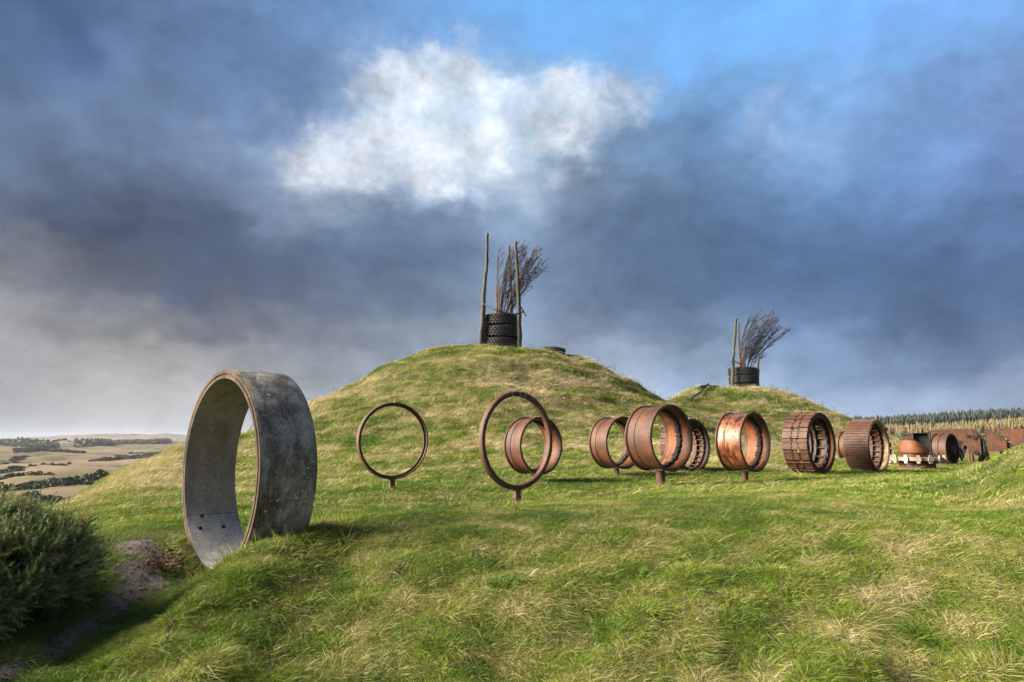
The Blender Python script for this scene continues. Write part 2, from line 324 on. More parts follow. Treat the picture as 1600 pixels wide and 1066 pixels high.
def concrete(name, cols, spots, rustc=0.0):
    m, nt, N, L, b = new_mat(name)
    co = N.new('ShaderNodeTexCoord').outputs['Object']
    n1 = tex(N, L, 'Noise', mp(N, L, co, (1.2, 1.2, .6)), Scale=2.6 if spots else 2.0, Detail=10, Roughness=.72, Distortion=.2)
    n2 = tex(N, L, 'Noise', co, Scale=55, Detail=4, Roughness=.7)
    c = ramp(N, L, n1.outputs[0], [(.32, cols[0]), (.46, cols[1]), (.56, cols[2]), (.70, cols[3])])
    c = mixc(N, L, .7, c, ramp(N, L, n2.outputs[0], [(.32, (.2, .2, .2)), (.5, (.5, .5, .5)), (.68, (.82, .82, .8))]), 'OVERLAY')
    if spots:
        n3 = tex(N, L, 'Noise', mp(N, L, co, (1, 1, .5)), Scale=1.7, Detail=3)
        for sc, th, am in ((22, .34, .75), (9, .26, .9), (45, .36, .7)):
            vo = tex(N, L, 'Voronoi', co, Scale=sc, Randomness=1.0)
            wob = tex(N, L, 'Noise', co, Scale=sc*3, Detail=3)
            ad = N.new('ShaderNodeMath'); ad.operation = 'MULTIPLY_ADD'; L.new(wob.outputs[0], ad.inputs[0]); ad.inputs[1].default_value = .25; L.new(vo.outputs[0], ad.inputs[2])
            f = ramp(N, L, ad.outputs[0], [(th, (am,)*3), (th+.05, (0,)*3)])
            pick = ramp(N, L, vo.outputs[1], [(.50 if sc > 20 else .78, (0,)*3), (.52 if sc > 20 else .80, (1,)*3)])
            f = mixc(N, L, 1.0, f, pick, 'MULTIPLY')
            if sc > 20: f = mixc(N, L, 1.0, f, ramp(N, L, n3.outputs[0], [(.42, (.1,)*3), (.6, (1,)*3)]), 'MULTIPLY')
            c = mixc(N, L, f, c, (.46, .45, .40))
    L.new(c, b.inputs['Base Color']); b.inputs['Roughness'].default_value = .92; b.inputs['Specular IOR Level'].default_value = .2
    mm = N.new('ShaderNodeMath'); mm.operation = 'MULTIPLY_ADD'; L.new(n1.outputs[0], mm.inputs[0]); mm.inputs[1].default_value = 1.2; L.new(n2.outputs[0], mm.inputs[2])
    bump(N, L, b, mm.outputs[0], .7, .012)
    return m
M['conc_out'] = concrete('lichened_concrete', [(.042, .037, .030), (.105, .095, .080), (.24, .225, .195), (.38, .36, .32)], True)
M['conc_in'] = concrete('smooth_concrete', [(.12, .108, .088), (.18, .162, .132), (.235, .212, .175), (.31, .285, .24)], False)
M['conc_low'] = concrete('pale_grey_concrete', [(.14, .136, .128), (.20, .195, .182), (.26, .254, .238), (.33, .32, .30)], False)  # greyer, paler tone for the bore of the bottom segment
M['conc_rim'] = concrete('tan_concrete_edge', [(.03, .022, .016), (.058, .042, .029), (.11, .080, .052), (.07, .056, .044)], False)  # darker brown tone on the rim faces

def wood(name, cols):
    m, nt, N, L, b = new_mat(name)
    co = N.new('ShaderNodeTexCoord').outputs['Object']
    n1 = tex(N, L, 'Noise', mp(N, L, co, (6, 6, .5)), Scale=2.5, Detail=6, Roughness=.6, Distortion=.4)
    n2 = tex(N, L, 'Noise', co, Scale=1.1, Detail=4)
    c = ramp(N, L, n1.outputs[0], [(.3, cols[0]), (.5, cols[1]), (.7, cols[2])])
    c = mixc(N, L, ramp(N, L, n2.outputs[0], [(.5, (0,)*3), (.65, (.6,)*3)]), c, (.07, .085, .03))
    L.new(c, b.inputs['Base Color']); b.inputs['Roughness'].default_value = .9
    bump(N, L, b, n1.outputs[0], .8, .02)
    return m
M['wood'] = wood('weathered_pole_wood', [(.02, .017, .013), (.055, .049, .038), (.11, .098, .078)])
M['bark'] = wood('brown_bark', [(.05, .03, .02), (.11, .065, .04), (.17, .10, .06)])
def simple(name, col, rough=.8, var=.4, scale=20, metallic=0):
    m, nt, N, L, b = new_mat(name)
    co = N.new('ShaderNodeTexCoord').outputs['Object']
    n1 = tex(N, L, 'Noise', co, Scale=scale, Detail=5, Roughness=.6)
    lo = tuple(c*(1-var) for c in col); hi = tuple(c*(1+var) for c in col)
    L.new(ramp(N, L, n1.outputs[0], [(.3, lo), (.7, hi)]), b.inputs['Base Color']); b.inputs['Roughness'].default_value = rough
    b.inputs['Metallic'].default_value = metallic; bump(N, L, b, n1.outputs[0], .4, .01)
    return m
M['rubber'] = simple('old_black_rubber', (.020, .021, .021), .75, .5, 14)
M['hose'] = simple('black_hose_rubber', (.012, .012, .012), .6, .3, 14)
M['twig'] = simple('grey_brown_twigs', (.045, .034, .027), .9, .35, 3)
M['dead'] = simple('dry_brown_seedheads', (.075, .045, .03), .95, .4, 30)
M['orange_stem'] = simple('orange_brown_stems', (.13, .058, .022), .9, .35, 6)
M['bolt'] = simple('bare_bright_bolt_steel', (.30, .28, .26), .5, .3, 30)

def plant_mat(name, stops, per_inst='dry', tone_amt=.5, transl=.3):
    """two-sided leaf or blade: the colour runs along a ramp by the attributes of each plant and each blade"""
    m = bpy.data.materials.new(name); m.use_nodes = True; nt = m.node_tree; N = nt.nodes; L = nt.links; N.clear()
    a = N.new('ShaderNodeAttribute'); a.attribute_type = 'INSTANCER'; a.attribute_name = per_inst
    t = N.new('ShaderNodeAttribute'); t.attribute_type = 'GEOMETRY'; t.attribute_name = 'tone'
    s = N.new('ShaderNodeMath'); s.operation = 'MULTIPLY_ADD'; L.new(t.outputs['Fac'], s.inputs[0]); s.inputs[1].default_value = tone_amt; L.new(a.outputs['Fac'], s.inputs[2])
    s2 = N.new('ShaderNodeMath'); s2.operation = 'SUBTRACT'; s2.use_clamp = True; L.new(s.outputs[0], s2.inputs[0]); s2.inputs[1].default_value = tone_amt*.5
    c = ramp(N, L, s2.outputs[0], stops)
    d = N.new('ShaderNodeBsdfDiffuse'); L.new(c, d.inputs[0])
    tr = N.new('ShaderNodeBsdfTranslucent'); L.new(c, tr.inputs[0])
    g = N.new('ShaderNodeBsdfGlossy'); g.inputs['Roughness'].default_value = .45; g.inputs[0].default_value = (.5, .5, .5, 1)
    mx = N.new('ShaderNodeMixShader'); mx.inputs[0].default_value = transl; L.new(d.outputs[0], mx.inputs[1]); L.new(tr.outputs[0], mx.inputs[2])
    mg = N.new('ShaderNodeMixShader'); mg.inputs[0].default_value = .035; L.new(mx.outputs[0], mg.inputs[1]); L.new(g.outputs[0], mg.inputs[2])
    o = N.new('ShaderNodeOutputMaterial'); L.new(mg.outputs[0], o.inputs[0]); return m
M['grass'] = plant_mat('wind_blown_grass', [(0, (.065, .130, .008)), (.30, (.145, .220, .014)), (.54, (.225, .240, .036)), (.78, (.36, .30, .125)), (1, (.52, .43, .25))], tone_amt=.55)
M['gorse'] = plant_mat('gorse_needles', [(0, (.045, .070, .016)), (.5, (.16, .20, .060)), (.85, (.27, .31, .13)), (1, (.30, .19, .10))], tone_amt=.5, transl=.28)
M['scrub'] = plant_mat('scrub_leaves', [(0, (.030, .045, .020)), (.5, (.055, .070, .032)), (1, (.11, .10, .06))], tone_amt=.6, transl=.1)
M['conifer'] = plant_mat('conifer_needles', [(0, (.008, .014, .009)), (.5, (.014, .024, .015)), (1, (.028, .038, .022))], tone_amt=.6, transl=.05)
M['larch'] = plant_mat('autumn_larch_needles', [(0, (.06, .062, .03)), (.4, (.16, .125, .045)), (.7, (.25, .18, .06)), (1, (.17, .10, .04))], tone_amt=.6, transl=.2)

# ground: colour comes from the fields computed with the terrain, fine soil and thatch noise on top
def ground_mat():
    m, nt, N, L, b = new_mat('grassy_ground')
    a = N.new('ShaderNodeAttribute'); a.attribute_name = 'land'
    co = N.new('ShaderNodeTexCoord').outputs['Object']
    n1 = tex(N, L, 'Noise', co, Scale=9, Detail=8, Roughness=.7)
    n2 = tex(N, L, 'Noise', mp(N, L, co, (1, 1, 1)), Scale=.06, Detail=8, Roughness=.68)
    c = mixc(N, L, .8, a.outputs['Color'], ramp(N, L, n1.outputs[0], [(.3, (.2,)*3), (.5, (.5,)*3), (.7, (.8,)*3)]), 'OVERLAY')
    c = mixc(N, L, .45, c, ramp(N, L, n2.outputs[0], [(.35, (.3, .32, .3)), (.65, (.7, .68, .66))]), 'OVERLAY')
    L.new(c, b.inputs['Base Color']); b.inputs['Roughness'].default_value = 1; b.inputs['Specular IOR Level'].default_value = .1
    bump(N, L, b, n1.outputs[0], 1.0, .05); return m
M['ground'] = ground_mat()
def soil_mat():
    m, nt, N, L, b = new_mat('trodden_soil')
    co = N.new('ShaderNodeTexCoord').outputs['Object']
    n1 = tex(N, L, 'Noise', co, Scale=4, Detail=9, Roughness=.7); n2 = tex(N, L, 'Noise', co, Scale=40, Detail=4)
    c = ramp(N, L, n1.outputs[0], [(.3, (.032, .025, .018)), (.5, (.072, .057, .042)), (.7, (.13, .105, .080))])
    L.new(c, b.inputs['Base Color']); b.inputs['Roughness'].default_value = .95
    mm = N.new('ShaderNodeMath'); mm.operation = 'MULTIPLY_ADD'; L.new(n1.outputs[0], mm.inputs[0]); mm.inputs[1].default_value = 2; L.new(n2.outputs[0], mm.inputs[2])
    bump(N, L, b, mm.outputs[0], .8, .03); return m
M['soil'] = soil_mat()

# ------------------------------------------------------------------ building helpers
def tag(o, label=None, cat=None, group=None, kind=None):
    if label: o['label'] = label
    if cat: o['category'] = cat
    if group: o['group'] = group
    if kind: o['kind'] = kind
    return o
def empty(name, loc, rz=0, tilt=(0, 0)):
    o = bpy.data.objects.new(name, None); COL.objects.link(o); o.location = loc; o.rotation_euler = (tilt[0], tilt[1], rz); o.empty_display_size = .2; return o
def mesh_of(name, V, F, mats, mi=None, smooth=True, attrs=None):
    me = bpy.data.meshes.new(name); me.from_pydata([tuple(v) for v in V], [], F)
    for m in (mats if isinstance(mats, (list, tuple)) else [mats]): me.materials.append(m)
    if mi is not None: me.polygons.foreach_set('material_index', mi)
    me.polygons.foreach_set('use_smooth', [smooth]*len(me.polygons))
    for k, v in (attrs or {}).items():
        at = me.attributes.new(k, 'FLOAT', 'POINT'); at.data.foreach_set('value', np.asarray(v, dtype=np.float32))
    me.update(); return me
class MB:
    def __init__(s): s.V = []; s.F = []; s.I = []
    def add(s, V, F, mi=0):
        o = len(s.V); s.V += [tuple(v) for v in V]; s.F += [tuple(i+o for i in f) for f in F]; s.I += [mi]*len(F); return s
    def box(s, c, size, R=None, mi=0, taper=1.0):
        hx, hy, hz = [q/2 for q in size]
        V = [Vector((x*(taper if z > 0 else 1), y*(taper if z > 0 else 1), z)) for z in (-hz, hz) for x, y in ((-hx, -hy), (hx, -hy), (hx, hy), (-hx, hy))]
        if R is not None: V = [R @ v for v in V]
        V = [v+Vector(c) for v in V]
        return s.add(V, [(3, 2, 1, 0), (4, 5, 6, 7), (0, 1, 5, 4), (1, 2, 6, 5), (2, 3, 7, 6), (3, 0, 4, 7)], mi)
    def tube(s, pts, rad, n=8, cap=True, mi=0, jit=0.0, rng=None):
        pts = [Vector(p) for p in pts]; V = []; F = []
        up_ = Vector((0, 0, 1))
        for i, p in enumerate(pts):
            t = (pts[min(i+1, len(pts)-1)]-pts[max(i-1, 0)]).normalized()
            a = t.cross(Vector((0, 1, 0)) if abs(t.z) > .9 else up_).normalized(); b_ = t.cross(a)
            r = rad[i] if isinstance(rad, (list, tuple)) else rad
            for k in range(n):
                an = 2*math.pi*k/n; rr = r*(1+(rng.uniform(-jit, jit) if rng else 0)); V.append(p+a*math.cos(an)*rr+b_*math.sin(an)*rr)
        for i in range(len(pts)-1):
            for k in range(n): F.append((i*n+k, i*n+(k+1) % n, (i+1)*n+(k+1) % n, (i+1)*n+k))
        if cap: F.append(tuple(range(n-1, -1, -1))); F.append(tuple((len(pts)-1)*n+k for k in range(n)))
        return s.add(V, F, mi)
    def lathe(s, prof, n=64, a0=0, a1=2*math.pi, centre=(0, 0, 0), axis='Y', mi=None, close=True, wob=0.0, seed=1):
        """revolve a closed outline of (radius, along-axis) pairs; mi gives a material per outline edge"""
        full = abs(a1-a0-2*math.pi) < 1e-6; m = len(prof); cols = n if full else n+1; V = []; F = []; I = []
        rg = random.Random(seed); ph = [rg.uniform(0, 6.28) for _ in range(4)]
        for j in range(cols):
            a = a0+(a1-a0)*j/n
            for (r, y) in prof:
                rr = r*(1+wob*(math.sin(3*a+ph[0])+.6*math.sin(7*a+ph[1])+.4*math.sin(17*a+ph[2])))
                p = (rr*math.cos(a), y, rr*math.sin(a)) if axis == 'Y' else (rr*math.cos(a), rr*math.sin(a), y)
                V.append((p[0]+centre[0], p[1]+centre[1], p[2]+centre[2]))
        me = m if close else m-1
        for j in range(n):
            j2 = (j+1) % cols
            for i in range(me):
                k = (i+1) % m; f = (j*m+i, j*m+k, j2*m+k, j2*m+i); F.append(f if axis == 'Y' else f[::-1]); I.append(mi[i] if mi else 0)
        if not full and close: F.append(tuple(range(m))); F.append(tuple((cols-1)*m+i for i in range(m-1, -1, -1))); I += [0, 0]
        o = len(s.V); s.V += V; s.F += [tuple(q+o for q in f) for f in F]; s.I += I; return s
    def mesh(s, name, mats, smooth=False):
        me = mesh_of(name, s.V, s.F, mats, s.I, smooth)
        return me
    def build(s, name, mats, parent=None, smooth=False, sharp=None, loc=None):
        me = mesh_of(name, s.V, s.F, mats, s.I, smooth or sharp is not None)
        o = bpy.data.objects.new(name, me); COL.objects.link(o)
        if sharp is not None:
            me.update(); me.set_sharp_from_angle(angle=math.radians(sharp))
        if parent: o.parent = parent
        if loc: o.location = loc
        return o
def inst(name, me, parent, loc=(0, 0, 0), rot=(0, 0, 0)):
    o = bpy.data.objects.new(name, me); COL.objects.link(o); o.parent = parent; o.location = loc; o.rotation_euler = rot; return o

def scatter(name, protos, P, R, S, idx, attrs, parent=None, kind=None, label=None):
    """one object that carries an instance of protos[idx] at every point"""
    me = bpy.data.meshes.new(name); n = len(P); me.vertices.add(n); me.vertices.foreach_set('co', np.asarray(P, dtype=np.float32).ravel())
    def va(nm, v): a = me.attributes.new(nm, 'FLOAT_VECTOR', 'POINT'); a.data.foreach_set('vector', np.asarray(v, dtype=np.float32).ravel())
    va('turn', R); va('size', S)
    a = me.attributes.new('pick', 'INT', 'POINT'); a.data.foreach_set('value', np.asarray(idx, dtype=np.int32))
    for k, v in attrs.items():
        a = me.attributes.new(k, 'FLOAT', 'POINT'); a.data.foreach_set('value', np.asarray(v, dtype=np.float32))
    o = bpy.data.objects.new(name, me); COL.objects.link(o)
    c = bpy.data.collections.new(name+'_kinds')
    for i, pm in enumerate(protos):
        po = bpy.data.objects.new('%s_kind_%02d' % (name, i), pm); c.objects.link(po)
    g = bpy.data.node_groups.new(name+'_nodes', 'GeometryNodeTree')
    g.interface.new_socket('Geometry', in_out='INPUT', socket_type='NodeSocketGeometry'); g.interface.new_socket('Geometry', in_out='OUTPUT', socket_type='NodeSocketGeometry')
    N = g.nodes; L = g.links; gi = N.new('NodeGroupInput'); go = N.new('NodeGroupOutput')
    ip = N.new('GeometryNodeInstanceOnPoints'); ci = N.new('GeometryNodeCollectionInfo'); ci.inputs[0].default_value = c; ci.inputs[1].default_value = True; ci.inputs[2].default_value = True
    def at(nm, t): q = N.new('GeometryNodeInputNamedAttribute'); q.data_type = t; q.inputs[0].default_value = nm; return q.outputs[0]
    L.new(gi.outputs[0], ip.inputs['Points']); L.new(ci.outputs[0], ip.inputs['Instance']); ip.inputs['Pick Instance'].default_value = True
    L.new(at('pick', 'INT'), ip.inputs['Instance Index'])
    er = N.new('FunctionNodeEulerToRotation'); L.new(at('turn', 'FLOAT_VECTOR'), er.inputs[0]); L.new(er.outputs[0], ip.inputs['Rotation'])
    L.new(at('size', 'FLOAT_VECTOR'), ip.inputs['Scale']); L.new(ip.outputs[0], go.inputs[0])
    md = o.modifiers.new('spread', 'NODES'); md.node_group = g
    if parent: o.parent = parent
    return tag(o, label, None, None, kind)

# ------------------------------------------------------------------ the land
def dryness(x, y):
    """0 lush green .. 1 bleached straw"""
    d = np.hypot(x, y); a, b = mounds(x, y); m = np.clip((a+b)/.8, 0, 1)
    u = x*.9+y*.35; v = -x*.35+y*.9
    f = .38*fbm(u*.55, v*1.0, 71, 4)+.62*fbm(u*3.2, v*5.6, 75, 4)
    g = fbm(x*.16, y*.16, 81, 2)
    dr = .30+2.1*(f-.5)+.4*(g-.5)
    dr = dr + m*(.27+1.1*(fbm(x*.7, (a+b)*2.2+y*.2, 91, 3)-.5))
    # straw rims, with the lit left side's brightness put into colour: the left ridge and skirt of the mound, the hump at the right
    dr = dr + .45*m*sstep(-6, -12, x)*sstep(26, 36, y) + .5*np.exp(-((x+11)/3.5)**2-((y-19)/5)**2)+.35*np.exp(-((x-9.2)/1.6)**2-((y-9.5)/2.2)**2)
    dr = dr + .06*sstep(9, 13, np.hypot(x, y))*(1-m) - .18*sstep(-1.5, -4, x)*sstep(12, 7, y)
    dr = dr + .05*sstep(3, 7, x)*sstep(9, 5, y)
    return np.clip(dr, -.15, 1.1)
def land_colour(x, y):
    d = np.hypot(x, y); dr = np.clip(dryness(x, y), 0, 1)[..., None]
    near = np.array([.040, .052, .014])*(1-dr)+np.array([.150, .125, .060])*dr
    # open country beyond: straw moor, pasture, bracken
    f = fbm(x*.012, y*.012, 101, 4); g = fbm(x*.004+3, y*.006, 111, 3); k = fbm(x*.045, y*.06, 121, 4)
    moor = np.array([.185, .135, .085])*np.ones(x.shape+(3,))
    moor = moor*(1-sstep(.50, .62, f)[..., None]) + np.array([.12, .085, .058])*sstep(.50, .62, f)[..., None]
    grn = sstep(.50, .60, g)[..., None]; moor = moor*(1-grn*.4)+np.array([.12, .125, .055])*grn*.4
    sc = sstep(.56, .66, k)[..., None]*.7; moor = moor*(1-sc)+np.array([.055, .060, .032])*sc
    right = sstep(20, 60, x)[..., None]*sstep(700, 300, d)[..., None]
    past = np.array([.16, .17, .075])*(1-sstep(.45, .55, f)[..., None])+np.array([.10, .15, .045])*sstep(.45, .55, f)[..., None]
    moor = moor*(1-right)+past*right
    t = sstep(45, 75, d)[..., None]
    return near*(1-t)+moor*t

def build_land():
    rings = np.concatenate([[.25], np.exp(np.linspace(math.log(.6), math.log(4200), 640))])
    fine = np.radians(np.arange(-52, 52.001, .21)); coarse = np.radians(np.linspace(56, 304, 50))
    az = np.concatenate([fine, coarse]); na = len(az); nr = len(rings)
    R, A = np.meshgrid(rings, az, indexing='ij')
    X = R*np.sin(A); Y = R*np.cos(A); Z = height(X, Y)
    colr = land_colour(X, Y)
    V = np.stack([X, Y, Z], -1).reshape(-1, 3)
    i = np.arange(nr-1)[:, None]; j = np.arange(na)[None, :]; j2 = (j+1) % na
    Q = np.stack([i*na+j+0*i, (i+1)*na+j, (i+1)*na+j2, i*na+j2+0*i], -1).reshape(-1, 4)
    # the very centre, closed by a fan
    cx = X.reshape(-1)[Q].mean(1); cy = Y.reshape(-1)[Q].mean(1)
    a, b = mounds(cx, cy); pm = path_mask(cx, cy)
    which = np.zeros(len(Q), int); which[(a > .35)] = 1; which[(b > .35) & (a <= .35)] = 2; which[(pm > .5)] = 3
    defs = [('ground', M['ground'], 'rough grassy ground and moorland running out to the far fields', 0),
            ('grassy_mound', M['ground'], 'large flat topped grassy mound with a tyre stack and tall poles on its top', 1),
            ('grassy_mound', M['ground'], 'smaller grassy mound behind the tracks, with a black hose down its left side', 2),
            ('path', M['soil'], 'trodden bare soil path between the gorse bush and the concrete ring', 3)]
    for nm, mt, lb, w in defs:
        q = Q[which == w]; used, invx = np.unique(q, return_inverse=True); q = invx.reshape(-1, 4)
        me = bpy.data.meshes.new(nm); n = len(used); me.vertices.add(n); me.vertices.foreach_set('co', V[used].astype(np.float32).ravel())
        me.loops.add(len(q)*4); me.loops.foreach_set('vertex_index', q.ravel().astype(np.int32)); me.polygons.add(len(q)); me.polygons.foreach_set('loop_start', np.arange(0, len(q)*4, 4, dtype=np.int32))
        me.polygons.foreach_set('use_smooth', [True]*len(q))
        me.update(calc_edges=True)
        ca = me.attributes.new('land', 'FLOAT_COLOR', 'POINT'); cc = np.concatenate([colr.reshape(-1, 3)[used], np.ones((n, 1))], 1); ca.data.foreach_set('color', cc.astype(np.float32).ravel())
        me.materials.append(mt); o = bpy.data.objects.new(nm, me); COL.objects.link(o); tag(o, lb, None, None, 'structure')
build_land()

# ------------------------------------------------------------------ grass
def tuft(n, hgt, spread, lean, bend, width, segs=3, seed=0, flat=0.0, rad_lean=.35):
    r = np.random.RandomState(seed); V = []; F = []; tone = []
    for b in range(n):
        a = r.uniform(0, 2*math.pi); rr = spread*math.sqrt(r.uniform()); bx, by = rr*math.cos(a), rr*math.sin(a)
        L_ = hgt*r.uniform(.5, 1.15); ax = lean*r.uniform(.3, 1.4)+rad_lean*math.cos(a)*r.uniform(.2, 1); ay = rad_lean*math.sin(a)*r.uniform(.2, 1)+r.normal()*.12
        ln = math.sqrt(ax*ax+ay*ay+1); d0 = np.array([ax, ay, 1])/ln
        bd = bend*r.uniform(.4, 1.5); w = width*r.uniform(.6, 1.3); ph = r.uniform(0, math.pi); side = np.array([math.cos(ph), math.sin(ph), 0])
        side = side-d0*side.dot(d0); side /= np.linalg.norm(side)+1e-6
        p = np.array([bx, by, -.02]); o = len(V); t0 = r.uniform()
        hd = np.array([ax, ay, 0])/(math.hypot(ax, ay)+1e-6)
        for k in range(segs+1):
            f = k/segs; ww = w*(1-f**1.6)
            q = p+d0*L_*f+hd*L_*bd*f*f*.6-np.array([0, 0, 1])*L_*(bd*f*f*.75+flat*f*f)
            q[2] = max(q[2], -.02+.015*f)
            if k == segs: V.append(q); tone.append(t0)
            else: V.append(q-side*ww/2); V.append(q+side*ww/2); tone += [t0, t0]
        for k in range(segs-1): F.append((o+2*k, o+2*k+1, o+2*k+3, o+2*k+2))
        F.append((o+2*segs-2, o+2*segs-1, o+2*segs))
    return mesh_of('tuft', V, F, M['grass'], None, True, {'tone': tone})
def build_grass():
    rng = np.random.RandomState(4)
    near = [tuft(60, .060, .10, .20, .5, .0040, 3, 1, 0, .8), tuft(54, .080, .10, .3, .6, .0040, 3, 2, 0, .9), tuft(60, .050, .11, .15, .5, .0042, 3, 3, 0, .7),
            tuft(40, .12, .09, .5, .9, .0040, 4, 4, 0, 1.0), tuft(34, .15, .08, .7, 1.1, .0038, 4, 5, .1, 1.0),
            tuft(30, .20, .09, 1.2, 1.3, .0032, 5, 6, .4, .7), tuft(26, .28, .08, 1.8, 1.2, .0030, 5, 7, .4, .7), tuft(8, .26, .05, .9, .8, .0028, 5, 8, 0, 1.0)]
    far = [tuft(20, .10, .16, .35, .5, .012, 2, 11), tuft(18, .13, .15, .5, .7, .012, 2, 12), tuft(16, .19, .14, .9, .9, .011, 3, 13),
           tuft(14, .28, .13, 1.5, 1.0, .010, 3, 14, .2, .4), tuft(10, .36, .12, 1.3, .7, .009, 3, 15, .1, .5)]
    def place(n, r0, r1, power, azr=(-47, 47)):
        u = rng.uniform(size=n)
        if abs(power+1) < 1e-6: r = r0*(r1/r0)**u
        else: q = power+1; r = (r0**q+u*(r1**q-r0**q))**(1/q)
        az = np.radians(rng.uniform(azr[0], azr[1], n)); return r*np.sin(az), r*np.cos(az)
    def cull(x, y):
        pm = path_mask(x, y); keep = (rng.uniform(size=len(x)) > pm*.93)
        t = -(x-RING_C[0])*RING_N[1]+(y-RING_C[1])*RING_N[0]; a = (x-RING_C[0])*RING_N[0]+(y-RING_C[1])*RING_N[1]
        keep &= ~((np.abs(a) < .36) & (np.abs(t) < .95))
        keep &= ~(np.hypot((x+4.85)/1.0, (y-6.45)/1.1) < .62)
        for M_ in (M1, M2): keep &= (np.hypot(x-M_[0], y-M_[1]) > .95)
        return x[keep], y[keep]
    def emit(name, label, x, y, protos, cls, size_of):
        n = len(x); z = height(x, y); dr = dryness(x, y)+rng.normal(size=n)*.14
        e = .15; gx = (height(x+e, y)-height(x-e, y))/(2*e); gy = (height(x, y+e)-height(x, y-e))/(2*e)
        pick = cls(dr, x, y); flow = (fbm(x*.35, y*.35, 131, 3)-.5)*3.2 + .15
        rz = flow+rng.normal(size=n)*np.where(pick >= len(protos)-3, .7, 1.8)
        c, s = np.cos(rz), np.sin(rz); fx, fy = gx*.8, gy*.8                       # lean with the slope
        rx = np.arctan(c*fy-s*fx); ry = -np.arctan(c*fx+s*fy)
        S = size_of(x, y)*rng.uniform(.7, 1.35, n); Sz = S*rng.uniform(.8, 1.25, n)
        return scatter(name, protos, np.stack([x, y, z-.005], 1), np.stack([rx, ry, rz], 1), np.stack([S, S, Sz], 1), pick, {'dry': dr}, None, 'stuff', label)
    def cls_near(dr, x, y):
        u = rng.uniform(size=len(x)); p = rng.randint(0, 3, len(x))
        p = np.where(u < .14+.25*dr, 3+rng.randint(0, 2, len(x)), p)
        p = np.where(rng.uniform(size=len(x)) < np.clip((dr-.44)*1.0, .012, .45), 5+rng.randint(0, 3, len(x)), p); return p
    def cls_far(dr, x, y):
        p = rng.randint(0, 2, len(x)); p = np.where(rng.uniform(size=len(x)) < .35, 2, p)
        p = np.where(rng.uniform(size=len(x)) < np.clip((dr-.35)*.9, .01, .5), 3+rng.randint(0, 2, len(x)), p); return p
    x, y = cull(*place(125000, 2.6, 13.0, -.3))
    emit('grass', 'green turf and bleached straw grass on the near bank, combed over by the wind', x, y, near, cls_near, lambda x, y: (.74+.036*np.hypot(x, y))*(1-.28*sstep(7.3, 8.4, y)*sstep(13, 11, y)))
    x, y = cull(*place(46000, 11.0, 27.0, -.2))
    emit('meadow_grass', 'short rough green grass around the rusty wheels and tracks', x, y, far, cls_far, lambda x, y: .45+.022*np.hypot(x, y))
    x, y = place(190000, 22.0, 70.0, 0.2, (-40, 38)); a, b = mounds(x, y); h = height(x, y)
    # only the sides of the mounds that can be seen, plus their surroundings
    keep = (rng.uniform(size=len(x)) < np.where((a+b) > .1, .9, .35)) & ~((y > M1[1]+3.5) & (np.abs(x-M1[0]*y/M1[1]) < 9)) & (h > -3.6)
    x, y = cull(x[keep], y[keep])
    emit('mound_grass', 'tussocky green and straw grass covering the mounds and the field round them', x, y, far, cls_far, lambda x, y: .62+.016*np.hypot(x, y))
FEET = [(.12+.03, 11.79), (-2.53, 15.13), (.53, 17.27), (2.86, 19.01), (3.19, 14.95), (5.6, 16.73), (5.2, 20.72), (8.72, 20.26), (11.1, 21.6), (RING_C[0]+.95, RING_C[1]-.75), (RING_C[0]+.95, RING_C[1]-.3), (13.9, 23.5), (19.3, 29.2), (21.2, 30.2), (21.8, 28.4)]
def build_edges():
    rng = np.random.RandomState(77); X = []; Y = []
    for k, (fx, fy) in enumerate(FEET):
        w = .22 if k < 6 else .62; n = 70 if k < 6 else 240
        a = rng.uniform(0, 6.28, n); r = w*rng.uniform(.25, 1, n)**.6; X.append(fx+r*np.cos(a)*1.1); Y.append(fy+r*np.sin(a))
    a = rng.uniform(-1, 1, 420); b = rng.uniform(.36, .60, 420)*np.where(rng.uniform(size=420) < .5, -1, 1); X.append(RING_C[0]+b*RING_N[0]-a*1.0*RING_N[1]); Y.append(RING_C[1]+b*RING_N[1]+a*1.0*RING_N[0])
    x = np.concatenate(X); y = np.concatenate(Y); n = len(x); z = height(x, y)
    pr = [tuft(18, .20, .05, .5, .7, .006, 4, 31, 0, .7), tuft(16, .26, .05, .8, .8, .0055, 4, 32, 0, .8), tuft(20, .15, .06, .4, .6, .006, 3, 33, 0, .8)]
    scatter('tall_grass', pr, np.stack([x, y, z-.01], 1), np.stack([rng.normal(0, .15, n), rng.normal(0, .15, n), rng.normal(0, .9, n)], 1), np.stack([rng.uniform(.7, 1.15, n)]*3, 1), rng.randint(0, 3, n), {'dry': rng.normal(.52, .2, n)}, None, 'stuff', 'longer uncut grass left standing round the feet of the rusty wheels and rings')
